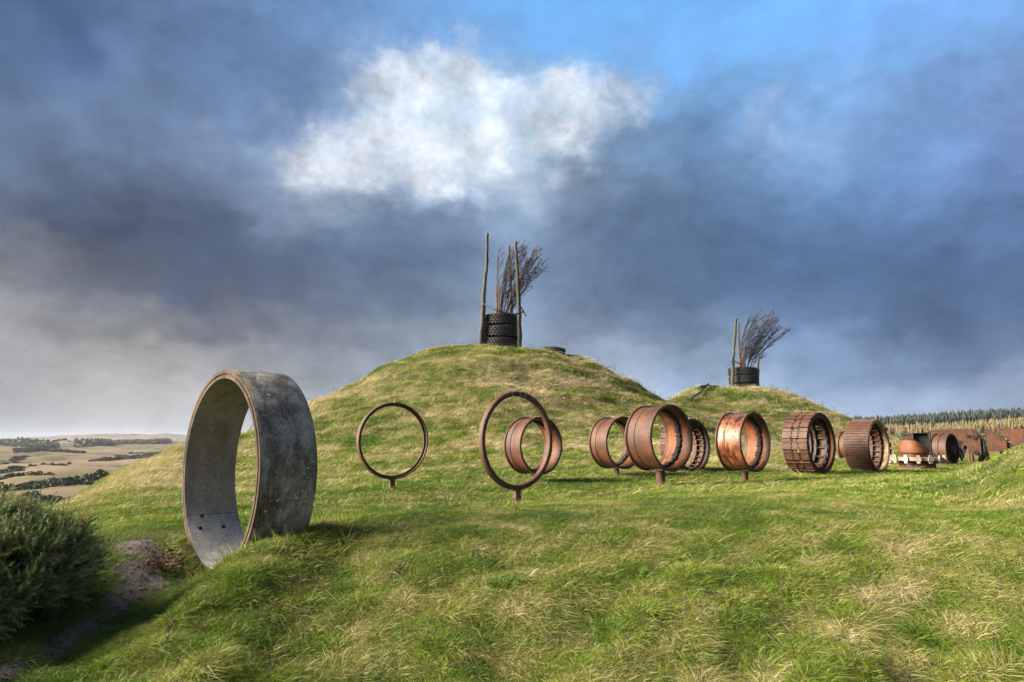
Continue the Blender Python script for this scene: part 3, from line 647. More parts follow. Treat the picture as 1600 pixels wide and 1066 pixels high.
def pebbles():
    rng = np.random.RandomState(21); pr = []
    for k in range(4):
        r_ = np.random.RandomState(k+50); V = []; F = []
        for i in range(4):
            for j in range(6):
                a = j/6*2*math.pi; t = -1.1+2.2*i/3; q = math.cos(t)*r_.uniform(.75, 1.2); V.append((q*math.cos(a), q*math.sin(a)*.8, math.sin(t)*.55))
        for i in range(3):
            for j in range(6): F.append((i*6+j, i*6+(j+1) % 6, (i+1)*6+(j+1) % 6, (i+1)*6+j))
        F += [tuple(range(5, -1, -1)), tuple(18+j for j in range(6))]; pr.append(mesh_of('pebble', V, F, M['soil'], None, False))
    x = rng.uniform(-5.2, -3.2, 9000); y = rng.uniform(4.2, 9, 9000); k = path_mask(x, y) > .25; x, y = x[k], y[k]; n = len(x)
    s = np.exp(rng.normal(math.log(.005), .6, n)); S = np.stack([s, s, s], 1)
    scatter('pebbles', pr, np.stack([x, y, height(x, y)], 1), rng.uniform(0, 6.28, (n, 3))*[.1, .1, 1], S, rng.randint(0, 4, n), {'dry': np.zeros(n)}, None, 'stuff', 'loose crumbs of soil and small stones on the trodden path')
build_grass(); build_edges(); pebbles()

# ------------------------------------------------------------------ concrete ring
def build_concrete_ring():
    R, W, T = 1.22, .66, .115; az = math.radians(-46.6)
    n = Vector((math.sin(az), -math.cos(az), 0)); c = Vector((-3.51, 8.26, -.37))-n*(W/2); g = c.z-R+.02
    root = empty('concrete_ring', (c.x, c.y, g), az)
    tag(root, 'huge lichen-spotted grey concrete pipe ring standing on edge beside the path', 'concrete ring')
    zc = c.z-g; h = W/2
    # outline, front (-Y) to back: stepped joint rim, outside wall, back rim, bore.  0 outside 1 bore 2 rim
    prof = [(R-.004, -h+.012), (R, -h+.03), (R+.002, h-.03), (R-.006, h), (R-T+.006, h), (R-T, h-.02), (R-T, -h+.02), (R-T+.006, -h), (R-.072, -h), (R-.068, -h+.018), (R-.056, -h+.020), (R-.050, -h+.002), (R-.012, -h)]
    mi = [0, 0, 0, 2, 1, 1, 1, 2, 2, 2, 2, 2, 2]
    prof = [(p, q) for p, q in prof]
    def seg(a0, a1, mats, sd):
        b = MB(); b.lathe(prof, n=max(6, int((a1-a0)/(2*math.pi)*160)), a0=a0, a1=a1, centre=(0, 0, zc), mi=mi, wob=.0006, seed=1)
        return b.build('segment', mats, root, sharp=35)
    # XZ plane: angle 0 = +X.  joint in the lower left of the bore
    j1 = math.radians(180+32); j2 = math.radians(180+118); e = .0035
    seg(j2+e, j1+2*math.pi-e-2*math.pi+2*math.pi, [M['conc_out'], M['conc_in'], M['conc_rim']], 1)
    seg(j1+e, j2-e, [M['conc_out'], M['conc_low'], M['conc_rim']], 2)['label'] = 'paler bottom segment of the concrete ring'
    hm = M['grease_hole_dark']  # raised black discs stand in for the shade inside the holes
    for ang, y in ((33, -.14), (42, -.19), (42.5, .10)):
        a = math.radians(180+ang); b = MB()
        pr = [(.006, .012), (.022, .010), (.026, -.002), (.017, -.004), (.013, -.03), (.004, -.03)]
        b.lathe(pr, n=12, axis='Z', mi=[0]*6)
        o = b.build('bolt_hole', M['rust_dark'] if False else hm, root)
        p = Vector((math.cos(a)*(R-T-.001), y, zc+math.sin(a)*(R-T-.001))); o.location = p
        o.rotation_euler = Vector((-math.cos(a), 0, -math.sin(a))).to_track_quat('Z', 'Y').to_euler()
build_concrete_ring()

# ------------------------------------------------------------------ thin rings and wheel rims on posts
AXG = 'rusty rings and wheel rims standing on posts'
def place_on(front, az_deg, W):
    az = math.radians(az_deg); n = Vector((math.sin(az), -math.cos(az), 0)); c = Vector(front)-n*(W/2); g = h1(c.x, c.y)-.01
    return az, c, g
def thin_ring(front, az_deg, R, W, T, label, mat, mat2, rect, lipped, marks=False):
    az, c, g = place_on(front, az_deg, W); root = empty('steel_hoop', (c.x, c.y, g), az); tag(root, label, 'steel ring', AXG); zc = c.z-g; h = W/2
    if lipped: prof = [(R, -h), (R+.001, h), (R-.028, h), (R-.028, .3*h), (R-T, .25*h), (R-T, -.1*h), (R-.03, -.15*h), (R-.03, -h)]
    else: prof = [(R-.01, -h), (R, -h+.012), (R, h-.01), (R-.01, h), (R-T+.008, h), (R-T, h-.01), (R-T, -h+.01), (R-T+.008, -h)]
    MB().lathe(prof, n=96, centre=(0, 0, zc), wob=.0012, seed=7).build('hoop', mat, root, sharp=40)
    b = MB(); hz = zc-R+.012
    if rect: b.box((0, 0, hz/2-.15), (.115, .07, hz+.3))
    else: b.tube([(0, 0, -.3), (0, 0, hz)], .055, 16)
    b.build('post', mat2, root, sharp=40)
    pl = MB(); pl.box((0, 0, hz-.006), (.17, min(W, .11), .022)); pl.build('bracket', mat2, root)
    if marks:
        for a in (78, 88, 101):
            a = math.radians(a); q = MB(); q.box((0, 0, 0), (.012, .003, .07)); o = q.build('weld_mark', M['bolt'], root); o.location = (math.cos(a)*(R-T/2), -h-.001, zc+math.sin(a)*(R-T/2)); o.rotation_euler = (0, math.pi/2-a, 0)
    return root
thin_ring((-2.57, 15.08, -.01), 35, .83, .13, .075, 'slim brown lipped steel hoop on a flat post, nearest the concrete ring', M['rust_purple'], M['rust_purple'], True, True)
thin_ring((.12, 11.75, 0.0), 42.8, .83, .10, .080, 'big slender brown steel hoop on a post, in front of a wheel rim', M['rust_purple'], M['rust_purple'], True, False, True)

def wheel(front, az_deg, W, R, label, mats, post_r, seed, step=.5):
    az, c, g = place_on(front, az_deg, W); root = empty('wheel_rim', (c.x, c.y, g), az); tag(root, label, 'wheel rim', AXG); zc = c.z-g; h = W/2
    mo, mi_, mf, mb = mats
    Y = lambda f: h-W*f                       # 0 back .. 1 front (-Y)
    ro = .955*R; ri = .905*R
    body = [(ro, Y(.05)), (ro-.004, Y(.30)), (ro+.006, Y(.315)), (ro+.006, Y(.335)), (ro-.006, Y(.35)), (ro-.010, Y(.60)), (ro-.002, Y(.70)), (ro-.002, Y(.94)),
            (ri, Y(.94)), (ri-.004, Y(.62)), (ri-.012, Y(.58)), (ri-.012, Y(.30)), (ri, Y(.27)), (ri, Y(.05))]
    MB().lathe(body, n=96, centre=(0, 0, zc), wob=.0012, seed=seed, mi=[0]*8+[1]*6).build('barrel', [mo, mi_], root, sharp=40)
    def flange(name, y0, sgn):
        pr = [(ri-.006, y0), (ri+.012, y0-sgn*.034), (R-.014, y0-sgn*.040), (R, y0-sgn*.030), (R, y0-sgn*.004), (R-.012, y0+sgn*.010), (ro+.002, y0+sgn*.016), (ro-.008, y0+sgn*.05), (ri-.008, y0+sgn*.045)]
        if sgn < 0: pr = pr[::-1]
        MB().lathe(pr, n=96, centre=(0, 0, zc), wob=.0012, seed=seed).build(name, mf, root, sharp=40)
    flange('front_flange', Y(.95), 1); flange('back_flange', Y(.05), -1)
    # the caked gutter ring inside, ragged with grease
    rg = random.Random(seed); b = MB(); n = 120; V = []; F = []
    for j in range(n):
        a = 2*math.pi*j/n; k = 1+.9*max(0, -math.sin(a-.4))**3
        y1 = Y(step+.10+rg.uniform(-.03, .03)); y0 = Y(step-.07+rg.uniform(-.05, .03)*k); rr = ri-.016; rt = rr-.022-rg.uniform(0, .022)*k
        for r_, y_ in ((rr+.01, y0), (rt, y0-.01), (rt-rg.uniform(0, .012), (y0+y1)/2), (rt, y1+.01), (rr+.01, y1)): V.append((r_*math.cos(a), y_, zc+r_*math.sin(a)))
    for j in range(n):
        j2 = (j+1) % n
        for i in range(4): F.append((j*5+i+1, j*5+i, j2*5+i, j2*5+i+1))
    b.add(V, F).build('gutter_ring', mb, root, smooth=False)
    p = MB(); hz = zc-R*.955; p.tube([(0, 0, -.35), (.004, 0, hz*.5), (0, 0, hz+.015)], [post_r*1.04, post_r, post_r], 24); p.build('post', M['rust_purple'], root, sharp=50)
    s = MB(); s.box((0, 0, hz+.004), (post_r*2.6, min(W*.6, .34), .03)); s.build('saddle_plate', M['rust_purple'], root)
    return root
std = (M['rust'], M['rust_bright'], M['rust_purple'], M['grease_hole_dark'])
wheel((.73, 17.04, -.13), 39.9, .61, .71, 'orange brown rusty wheel rim seen through the big slender hoop', std, .075, 3, .42)
wheel((3.06, 18.75, -.07), 37.2, .66, .71, 'small rusty wheel rim on a post, partly behind the largest rim', std, .075, 5, .35)
wheel((3.41, 14.67, .05), 38.3, .71, .71, 'largest looking brown wheel rim on the thickest post, in front of a track ring', std, .10, 8, .55)
wheel((5.82, 16.48, -.04), 41.6, .66, .71, 'wheel rim with shiny coppery patches worn through its rust', (M['copper'], M['rust_bright'], M['rust_purple'], M['grease_hole_dark']), .085, 11, .62)

# ------------------------------------------------------------------ crawler tracks bent into rings
def track_base(front, az_deg, R, W, label):
    az, c, g = place_on(front, az_deg, W); g = c.z-R+.02
    root = empty('track_ring', (c.x, c.y, g), az); tag(root, label, 'track ring', 'crawler tracks bolted into rings'); return root, c.z-g
def hexbolt(b, x, y, z, r=.017, h=.016):
    V = [(x+r*math.cos(k*math.pi/3), y+r*math.sin(k*math.pi/3), zz) for zz in (z, z+h) for k in range(6)]
    b.add(V, [(0+6, 1+6, 2+6, 3+6, 4+6, 5+6)]+[(k, (k+1) % 6, (k+1) % 6+6, k+6) for k in range(6)])
def wide_track(front, az_deg, R, W, N, label, phase=0.0):
    root, zc = track_base(front, az_deg, R, W, label); p = 2*math.pi*R/N
    b = MB(); b.box((-p*.14, 0, -.016), (p*.68, W, .032)); b.box((p*.185, 0, .003), (p*.045, W, .045)); b.box((-p*.465, 0, .0), (p*.035, W, .036))
    for y, w in ((-W*.345, W*.31), (-.005, .075), (W*.335, W*.33)): b.box((p*.335, y, -.034), (p*.28, w, .026))
    b.box((p*.335, W*.0, -.0345), (p*.05, W*.98, .020))
    for x in (-p*.30, p*.02):
        for y in (-.085, .11): hexbolt(b, x, y, 0, .032, .03)
    shoe = b.mesh('shoe', [M['rust_purple']])
    b = MB()
    for y in (-.16, .16): b.box((0, y, -.11), (p*.74, .06, .13)); b.box((p*.45, y*1.25, -.11), (p*.62, .045, .10))
    b.tube([(p*.45, -.2, -.11), (p*.45, .2, -.11)], .017, 8)
    link = b.mesh('link', [M['rust_dark']])
    rg = random.Random(4)
    for k in range(N):
        a = 2*math.pi*k/N+phase+rg.uniform(-.004, .004)
        loc = (math.sin(a)*(R-.012), 0, zc+math.cos(a)*(R-.012))
        inst('shoe', shoe, root, loc, (rg.uniform(-.008, .008), a, 0)); inst('link', link, root, loc, (0, a, 0))
    h = W/2; pr = [(R*.83, -h+.0), (R*.83, -h+.03), (R*.945, -h+.16), (R*.948, -h+.16), (R*.948, -h-.012), (R*.935, -h-.018), (R*.925, -h-.012), (R*.90, -h+.02)]
    MB().lathe(pr, n=96, centre=(0, 0, zc)).build('end_hoop', M['rust'], root, sharp=30)
    pr = [(R*.86, h-.06), (R*.948, h-.08), (R*.948, h-.01), (R*.86, h-.02)]
    MB().lathe(pr, n=72, centre=(0, 0, zc)).build('back_hoop', M['rust_dark'], root, sharp=30)
    return root, zc
wide_track((8.96, 19.98, -.09), 40.5, .90, .74, 18, 'track ring of broad flat shoes with paired bolts and slots', .16)

def narrow_track(front, az_deg, R, W, N, label, ridge, hoopmat, mat, lugs=False):
    root, zc = track_base(front, az_deg, R, W, label); p = 2*math.pi*R/N
    b = MB(); b.box((0, 0, -.014), (p*.92, W, .028)); b.box((-p*.22, 0, ridge/2), (p*.30, W, ridge), taper=.8)
    if N < 40:
        b.box((p*.25, 0, ridge*.25), (p*.12, W, ridge*.5)); [hexbolt(b, p*.08, y, 0, .02, .02) for y in (-.1, .1)]
    shoe = b.mesh('shoe', [mat])
    rg = random.Random(6)
    for k in range(N):
        a = 2*math.pi*k/N+rg.uniform(-.003, .003); rr = R-ridge+rg.uniform(-.003, .003)
        inst('shoe', shoe, root, (math.sin(a)*rr, 0, zc+math.cos(a)*rr), (0, a, 0))
    h = W/2; Ri = R-ridge-.03
    for y in (-.14, .12):
        V = []; F = []; n = 120
        for j in range(n):
            a = 2*math.pi*j/n; d = .10 if (j//2) % 2 else .082
            for r_, yy in ((Ri, y-.022), (Ri-d, y-.022), (Ri-d, y+.022), (Ri, y+.022)): V.append((r_*math.cos(a), yy, zc+r_*math.sin(a)))
        for j in range(n):
            for i in range(3): j2 = (j+1) % n; F.append((j*4+i+1, j*4+i, j2*4+i, j2*4+i+1))
        MB().add(V, F).build('rail', M['rust'], root)
    b = MB(); m = 26
    for j in range(m):
        a = 2*math.pi*j/m; b.tube([(math.cos(a)*(Ri-.05), -.2, zc+math.sin(a)*(Ri-.05)), (math.cos(a)*(Ri-.05), .2, zc+math.sin(a)*(Ri-.05))], .018, 6)
    b.build('pins', M['rust_dark'], root)['kind'] = 'stuff'
    pr = [(Ri-.055, -h+.015), (Ri-.055, -h+.04), (Ri-.012, -h+.17), (Ri-.002, -h+.17), (Ri-.002, -h-.012), (Ri-.03, -h-.015), (Ri-.045, -h)]
    MB().lathe(pr, n=96, centre=(0, 0, zc)).build('end_hoop', hoopmat, root, sharp=30)
    if lugs:
        for a_, s in ((38, 1), (-8, 1.3), (4, 1)):
            a = math.radians(a_); b = MB(); b.box((0, 0, .05), (.05*s, .07, .13)); b.box((.045*s, 0, .11), (.10*s, .06, .04))
            o = b.build('lug', M['black_steel'], root); o.location = (math.cos(a)*R, -h+.04, zc+math.sin(a)*R); o.rotation_euler = (0, math.pi/2-a, 0)
    return root
narrow_track((5.39, 20.48, -.16), 37.6, .825, .62, 26, 'dark track ring with toothed edge half hidden behind the largest wheel rim', .035, M['rust_dark'], M['rust'], False)
narrow_track((11.34, 21.33, -.18), 40.4, .815, .74, 60, 'track ring of many narrow slats with a tan painted inner hoop', .014, M['tan_paint'], M['rust_purple'], True)

# ------------------------------------------------------------------ the scrap beyond, at the right
GP = {}
def at(px, y, dz=0.0):
    x, y_, z = up(px, 700, y); return Vector((x, y_, h1(x, y_)+dz))
def plate(b, pts, t, mi=0):
    n = len(pts); V = [(x, -t/2, z) for x, z in pts]+[(x, t/2, z) for x, z in pts]
    b.add(V, [tuple(range(n)), tuple(range(2*n-1, n-1, -1))]+[(k, k+n, (k+1) % n+n, (k+1) % n) for k in range(n)], mi); return b
# small drum wheel behind the slatted track, and one behind the wide track
def drum_wheel(px, y, D, W, az_deg, label, mats, hub=True, zc=None):
    p = at(px, y); root = empty('drum_wheel', p, math.radians(az_deg)); tag(root, label, 'drum wheel'); R = D/2; h = W/2; zc = zc or R-.03
    pr = [(R, -h), (R, -h*.72), (R*.93, -h*.66), (R*.93, -h*.10), (R*.97, -h*.05), (R*.97, h*.12), (R*.93, h*.2), (R*.93, h*.66), (R, h*.72), (R, h), (R*.86, h), (R*.86, -h)]
    MB().lathe(pr, n=64, centre=(0, 0, zc)).build('drum', mats[0], root, sharp=35)
    if hub:
        pr = [(R*.87, -h*.1), (R*.87, h*.1), (.02, h*.1), (.02, -h*.1)]; MB().lathe(pr, n=40, centre=(0, 0, zc)).build('disc', mats[1], root, sharp=35)
        MB().tube([(0, -h*1.3, zc), (0, h*.2, zc)], R*.26, 20).build('hub', mats[1], root, sharp=40)
        MB().tube([(0, -h*1.42, zc), (0, -h*1.28, zc)], R*.12, 12).build('axle_cap', M['bolt'] if False else mats[1], root, sharp=40)
    return root
drum_wheel(1328, 28.5, 1.22, .55, 40, 'plain brown drum peeping out behind the slatted track', (M['rust_purple'], M['rust_dark']), False)
drum_wheel(1262, 27, .62, .5, 40, 'small dark drum glimpsed through the broad-shoed track ring', (M['rust_dark'], M['rust_dark']), True, .55)
drum_wheel(1475, 29.3, 1.34, .66, 36, 'ribbed maroon drum wheel with a hub, beside the white sprocket', (M['rust_purple'], M['rust_dark']), True)
def stone():
    p = at(1264, 24.6); rg = random.Random(2); bm_ = MB(); V = []; F = []
    for i in range(5):
        for k in range(9):
            a = k/9*2*math.pi; t = i/4*math.pi*.5; r = .13*math.cos(t)*rg.uniform(.8, 1.15)+.01; V.append((r*math.cos(a)*1.2, r*math.sin(a), .20*math.sin(t)*rg.uniform(.85, 1.1)))
    for i in range(4):
        for k in range(9): F.append((i*9+k, i*9+(k+1) % 9, (i+1)*9+(k+1) % 9, (i+1)*9+k))
    F.append(tuple(36+k for k in range(9)))
    o = bm_.add(V, F).build('white_stone', M['white_paint'], None, smooth=True); o.location = p; tag(o, 'small pale stone in the grass, seen through the broad-shoed track ring', 'stone')
stone()

def sprocket():
    p = at(1431, 23.9); p.z = -1.0; root = empty('sprocket', p, .2); tag(root, 'flaking white toothed sprocket lying flat on a rusty drum', 'sprocket')
    R = .80
    MB().lathe([(.15, .30), (R, .30), (R+.02, .32), (R+.02, .41), (R, .43), (.15, .43)], n=64, axis='Z').build('disc', M['tan_paint'], root, sharp=35)
    b = MB(); b.box((0, 0, 0), (.10, .17, .12)); b.box((0, 0, .0), (.06, .10, .27), taper=.92); t = b.mesh('tooth', [M['white_paint']])
    for k in range(14):
        a = 2*math.pi*k/14; inst('tooth', t, root, ((R+.03)*math.cos(a), (R+.03)*math.sin(a), .365), (0, 0, a))
    MB().lathe([(.05, -.3), (.56, -.3), (.56, .26), (.50, .30), (.05, .30)], n=48, axis='Z').build('base_drum', M['rust'], root, sharp=35)
    top = empty('swivel_housing', (p.x-.07, p.y, p.z+.432), -.55); tag(top, 'orange rusty hooded housing sitting on the white sprocket', 'machine part')
    MB().lathe([(.03, 0), (.40, 0), (.40, .13), (.36, .14), (.03, .14)], n=40, axis='Z').build('neck', M['rust_purple'], top, sharp=35)
    b = MB(); n = 28; V = []; F = []
    for i, (r, z) in enumerate(((.46, .14), (.47, .20), (.43, .40), (.36, .56))):
        for k in range(n):
            a = 2*math.pi*k/n; zz = z
            if i >= 2: zz = z-max(0, math.cos(a)*r-.05)*.62*(1 if i == 3 else .4)
            V.append((r*math.cos(a), r*math.sin(a), zz))
    for i in range(3):
        for k in range(n): F.append((i*n+k, i*n+(k+1) % n, (i+1)*n+(k+1) % n, (i+1)*n+k))
    F.append(tuple(3*n+k for k in range(n))); F.append(tuple(range(n-1, -1, -1)))
    b.add(V, F).build('hood', M['rust_bright'], top, sharp=30)
    MB().lathe([(.10, .55), (.24, .56), (.24, .585), (.02, .60)], n=24, axis='Z', close=False, centre=(-.12, 0, 0)).build('cap', M['rust_dark'], top, sharp=30)
sprocket()

def rotbase(name, px, y, rz, label, cat, group=None):
    p = at(px, y); p.z = min(p.z, -.98); o = empty(name, p, rz); tag(o, label, cat, group); return o, p, y*.985
def PX(px0, f, gz, k=.83): return lambda px, py: ((px-px0)*f/1067*k, (688-py)*f/1067-gz)
def boxes():
    # black open box behind the housing with its rusty side wedge and a green-grey post
    root, p, f = rotbase('steel_box', 1440, 26.5, -.55, 'open black steel box with a rusty side, behind the hooded housing', 'steel box'); q = PX(1440, f, p.z)
    x0, z1 = q(1428, 677); x1, z0 = q(1453, 706)
    b = MB(); b.box(((x0+x1)/2, .25, (z0+z1)/2), (x1-x0, .03, z1-z0)); b.box((x0, .1, (z0+z1)/2), (.03, .33, z1-z0)); b.box((x1, .1, (z0+z1)/2), (.03, .33, z1-z0)); b.box(((x0+x1)/2, .1, z1), (x1-x0+.03, .33, .03)); b.box(((x0+x1)/2, .1, z0), (x1-x0+.03, .33, .03))
    b.box(((x0+x1)/2, .16, (z0+z1)/2), (x1-x0-.04, .03, z1-z0-.04)); b.build('shell', M['black_steel'], root)
    plate(MB(), [q(1411, 686), q(1418, 681), q(1428, 677.5), q(1428, 706), q(1411, 706)], .04).build('side_wedge', M['rust'], root)
    for x in (x0+.05, x1-.05): MB().box((x, .1, z0/2-.1), (.07, .07, z0+.2)).build('leg', M['black_steel'], root)
    o, p, f = rotbase('signpost', 1454.3, 27, -.55, 'thin green-grey timber post beside the black steel box', 'post'); z1 = (688-678.5)*f/1067-p.z
    o2 = MB().tube([(0, 0, -.2), (0, 0, z1)], .045, 10); o3 = o2.build('shaft', M['wood'], o, sharp=40); MB().tube([(0, 0, z1), (0, 0, z1+.02)], .052, 10).build('cap', M['wood'], o)
    # long red-brown machine body behind the drum wheel
    root, p, f = rotbase('machine_body', 1487, 33.5, -.58, 'long flat red-brown machine body behind the ribbed drum wheel', 'machine body'); q = PX(1487, f, p.z)
    plate(MB(), [q(1456, 706), q(1456, 673), q(1462, 671.3), q(1512, 670.5), q(1512, 690), q(1500, 699), q(1497, 706)], .5).build('panel', M['rust'], root)
    plate(MB(), [q(1457, 674.2), q(1458, 673.2), q(1512, 672.2), q(1512, 673.6)], .54).build('top_rail', M['rust_purple'], root)
    for px in (1462, 1493): MB().box((q(px, 700)[0], 0, .2), (.12, .3, .8)).build('leg', M['rust_dark'], root)
    # head shaped steel plate
    root, p, f = rotbase('arm_plate', 1517, 30.8, -.58, 'rusty horse-head shaped steel arm plate with round pin holes', 'machine part'); q = PX(1517, f, p.z)
    out = [q(*v) for v in ((1508, 671), (1511, 669.4), (1519, 671.5), (1527, 677), (1533, 685), (1533, 707), (1530, 711), (1526, 712), (1519, 710), (1513, 705), (1510.5, 697), (1507, 696), (1505, 701), (1502.5, 700), (1503, 695), (1507, 690), (1507.5, 684), (1504.5, 680), (1506.5, 677))]
    pl = MB(); plate(pl, out[::-1], .12)
    po = pl.build('plate', M['rust'], root)
    for px, py, r in ((1514.5, 681.5, .055), (1524.5, 683.5, .075), (1524.5, 707, .075)):
        x, z = q(px, py); b = MB(); b.lathe([(.006, 0), (r, 0), (r, .012), (r*1.25, .014), (r*1.25, -.03), (.006, -.03)], n=16, mi=[0]*6); o = b.build('pin_hole', M['grease_hole_dark'], root); o.location = (x, -.075, z)  # solid black disc painted for the dark inside of a pin hole
    b = MB(); bk = [q(*v) for v in ((1519, 671), (1521, 669.8), (1527, 671), (1536, 678), (1538, 688), (1536, 708), (1533, 711), (1533, 685), (1527, 677))]
    o = plate(b, bk[::-1], .34).build('back_edge', M['rust_dark'], root); o.location.y = .24
    for px in (1513.5, 1517.5): MB().tube([(q(px, 700)[0], .02, -.2), (q(px, 700)[0], .02, q(px, 704)[1])], .08, 12).build('leg', M['rust_purple'], root, sharp=40)
    b = MB(); b.box((-.37, .3, .62), (.42, .5, .75), R=Matrix.Rotation(.35, 3, 'Y')); b.build('inner_frame', M['black_steel'], root)
    # dark machine part, shaped as a hanging black sheet
    root, p, f = rotbase('dark_machine_part', 1539, 31.6, -.58, 'black machine part hanging behind the horse-head plate', 'rubber apron'); q = PX(1539, f, p.z)
    n = 9; V = []; F = []
    prof_l = [(1533, 676), (1533.5, 690), (1529, 705), (1526, 722)]; prof_r = [(1535, 677), (1541, 688), (1544, 703), (1546, 723)]
    for i in range(4):
        for k in range(n):
            t = k/(n-1); px = prof_l[i][0]*(1-t)+prof_r[i][0]*t; py = prof_l[i][1]*(1-t)+prof_r[i][1]*t; x, z = q(px, py); V.append((x, .06*math.sin(k*2.1)*(.3+i*.25), z))
    m_ = len(V); V += [(x, y+.05, z) for x, y, z in V]
    for i in range(3):
        for k in range(n-1):
            a, b_, c, d = i*n+k, i*n+k+1, (i+1)*n+k+1, (i+1)*n+k; F += [(d, c, b_, a), (a+m_, b_+m_, c+m_, d+m_)]
    for k in range(n-1): F += [(k, k+1, k+1+m_, k+m_), (3*n+k+1, 3*n+k, 3*n+k+m_, 3*n+k+1+m_)]
    for i in range(3): F += [(i*n, i*n+m_, (i+1)*n+m_, (i+1)*n), (i*n+n-1+m_, i*n+n-1, (i+1)*n+n-1, (i+1)*n+n-1+m_)]
    MB().add(V, F).build('hanging_sheet', M['hose'], root, smooth=True)
    # hydraulic odds and ends between wheel and plate
    root, p, f = rotbase('pipe_cluster', 1499, 29.6, -.55, 'dark bent pipes and rods between the drum wheel and horse-head plate', 'scrap metal'); q = PX(1499, f, p.z)
    for a, b_, r in (((1494, 718), (1498, 700), .05), ((1498, 700), (1504, 708), .045), ((1497, 706), (1502, 720), .04), ((1501, 703), (1505, 716), .03)):
        (x0, z0), (x1, z1) = q(*a), q(*b_); MB().tube([(x0, 0, z0), ((x0+x1)/2, .05, (z0+z1)/2), (x1, 0, z1)], r, 10).build('pipe', M['black_steel'], root, sharp=50)
    # bucket with slatted sloping top
    root, p, f = rotbase('digger_bucket', 1565, 28.8, -.6, 'rusty wedge-shaped digger bucket with a slatted sloping top', 'digger bucket'); q = PX(1565, f, p.z)
    out = [q(*v) for v in ((1541.5, 671), (1552, 674), (1570, 684), (1574, 690), (1573, 705.5), (1544, 706), (1543, 690))]
    plate(MB(), out[::-1], .06).build('side_plate', M['rust'], root)
    o = plate(MB(), out[::-1], .06).build('side_plate', M['rust_dark'], root); o.location.y = 1.0
    o = plate(MB(), [q(*v) for v in ((1573, 705.5), (1574, 690), (1588, 695), (1589, 701), (1583, 706))][::1], .5).build('tooth_bar', M['rust_dark'], root); o.location.y = .35
    A = [(1543, 670.8), (1551, 673.5), (1557, 677), (1562.5, 680.2), (1568, 683.6), (1572.5, 688)]
    for (ax, ay), (bx, by) in zip(A[:-1], A[1:]):
        (x0, z0), (x1, z1) = q(ax, ay), q(bx, by); L_ = math.hypot(x1-x0, z1-z0); an = math.atan2(z1-z0, x1-x0); b = MB(); b.box((0, .5, 0), (L_*.74, 1.16, .05)); s_ = b.build('slat', M['rust_purple'], root); s_.location = ((x0+x1)/2, 0, (z0+z1)/2+.03); s_.rotation_euler = (0, -an+.12, 0)
    for px, m_ in ((1564.5, 'rust_purple'), (1571.5, 'black_steel')):
        MB().tube([(q(px, 700)[0], .3, -.2), (q(px, 700)[0], .3, q(px, 704)[1])], .055, 10).build('leg', M[m_], root, sharp=40)
    # second bucket at the frame's edge
    root, p, f = rotbase('digger_bucket', 1590, 32.2, -.62, 'long low rusty scoop at the far right, behind the slatted bucket', 'digger bucket'); q = PX(1590, f, p.z)
    plate(MB(), [q(*v) for v in ((1562, 673.5), (1568, 670.5), (1625, 671), (1632, 690), (1620, 702), (1596, 702), (1580, 690))][::-1], .10).build('side_plate', M['rust'], root)
    o = plate(MB(), [q(*v) for v in ((1559, 672.6), (1563, 669.4), (1584, 667.6), (1584.5, 669.2), (1566, 672.6))][::-1], .5).build('top_blade', M['rust_purple'], root); o.location.y = .2
    for px in (1600, 1620): MB().tube([(q(px, 700)[0], .1, -.2), (q(px, 700)[0], .1, q(px, 700)[1])], .06, 10).build('leg', M['rust_dark'], root, sharp=40)
boxes()

# ------------------------------------------------------------------ tyre stacks, poles, trees, hoses
def tyre_meshes(R, H):
    b = MB(); o = [(.60, .12), (.74, .02), (.88, .03), (.965, .12), (.985, .25), (.985, .75), (.965, .88), (.88, .97), (.74, .98), (.60, .88), (.57, .5)]
    b.lathe([(r*R, z*H) for r, z in o], n=64, axis='Z'); car = b.mesh('carcass', [M['rubber']], True)
    t = MB(); n = 34
    for row, (zz, tw) in enumerate(((.17, .5), (.39, -.5), (.61, .5), (.83, -.5))):
        for k in range(n):
            a = 2*math.pi*(k+.5*(row % 2))/n; rr = R*(.992 if row in (1, 2) else .982)
            Rm = Matrix.Rotation(a, 3, 'Z') @ Matrix.Rotation(tw, 3, 'X')
            t.box((rr*math.cos(a), rr*math.sin(a), zz*H), (.12, R*.105, H*.15), R=Rm)
    return car, t.mesh('tread', [M['rubber']])
def tyre(x, y, z, me, label, group, rz, tilt=(0, 0)):
    r = empty('tyre', (x, y, z), rz, tilt); tag(r, label, 'tyre', group); inst('carcass', me[0], r); inst('tread', me[1], r); return r
TG = 'huge tyres stacked on the mounds'
T1 = tyre_meshes(1.12, .70); T2 = tyre_meshes(1.0, .60)
z1 = h1(*M1)+.22; z2 = h1(*M2)-.14
for k, w in enumerate(('bottom', 'middle', 'top')):
    tyre(M1[0]+.03*(k-1), M1[1]+.02*k, z1+k*.715, T1, '%s huge black tyre of the stack on the large mound' % w, TG, k*1.3, (.01*k, .012))
for k, w in enumerate(('bottom', 'middle', 'top')):
    tyre(M2[0]-.02*(k-1), M2[1], z2+k*.612, T2, '%s huge black tyre of the stack on the smaller mound' % w, TG, k*2.1, (0, .012*k))
def lying(px, y, R, H, sink, label):
    x, y_, z = up(px, 548, y); g = h1(x, y_)
    tyre(x, y_, g-sink, tyre_meshes(R, H), label, 'tyres sunk in the turf of the mounds', .4, (.05, .10))
lying(866, 38.6, .56, .50, .06, 'half-buried tyre in the turf right of the large tyre stack')
lying(1112, 47.2, .40, .3, .12, 'small sunken tyre at the top of the hose on the smaller mound')

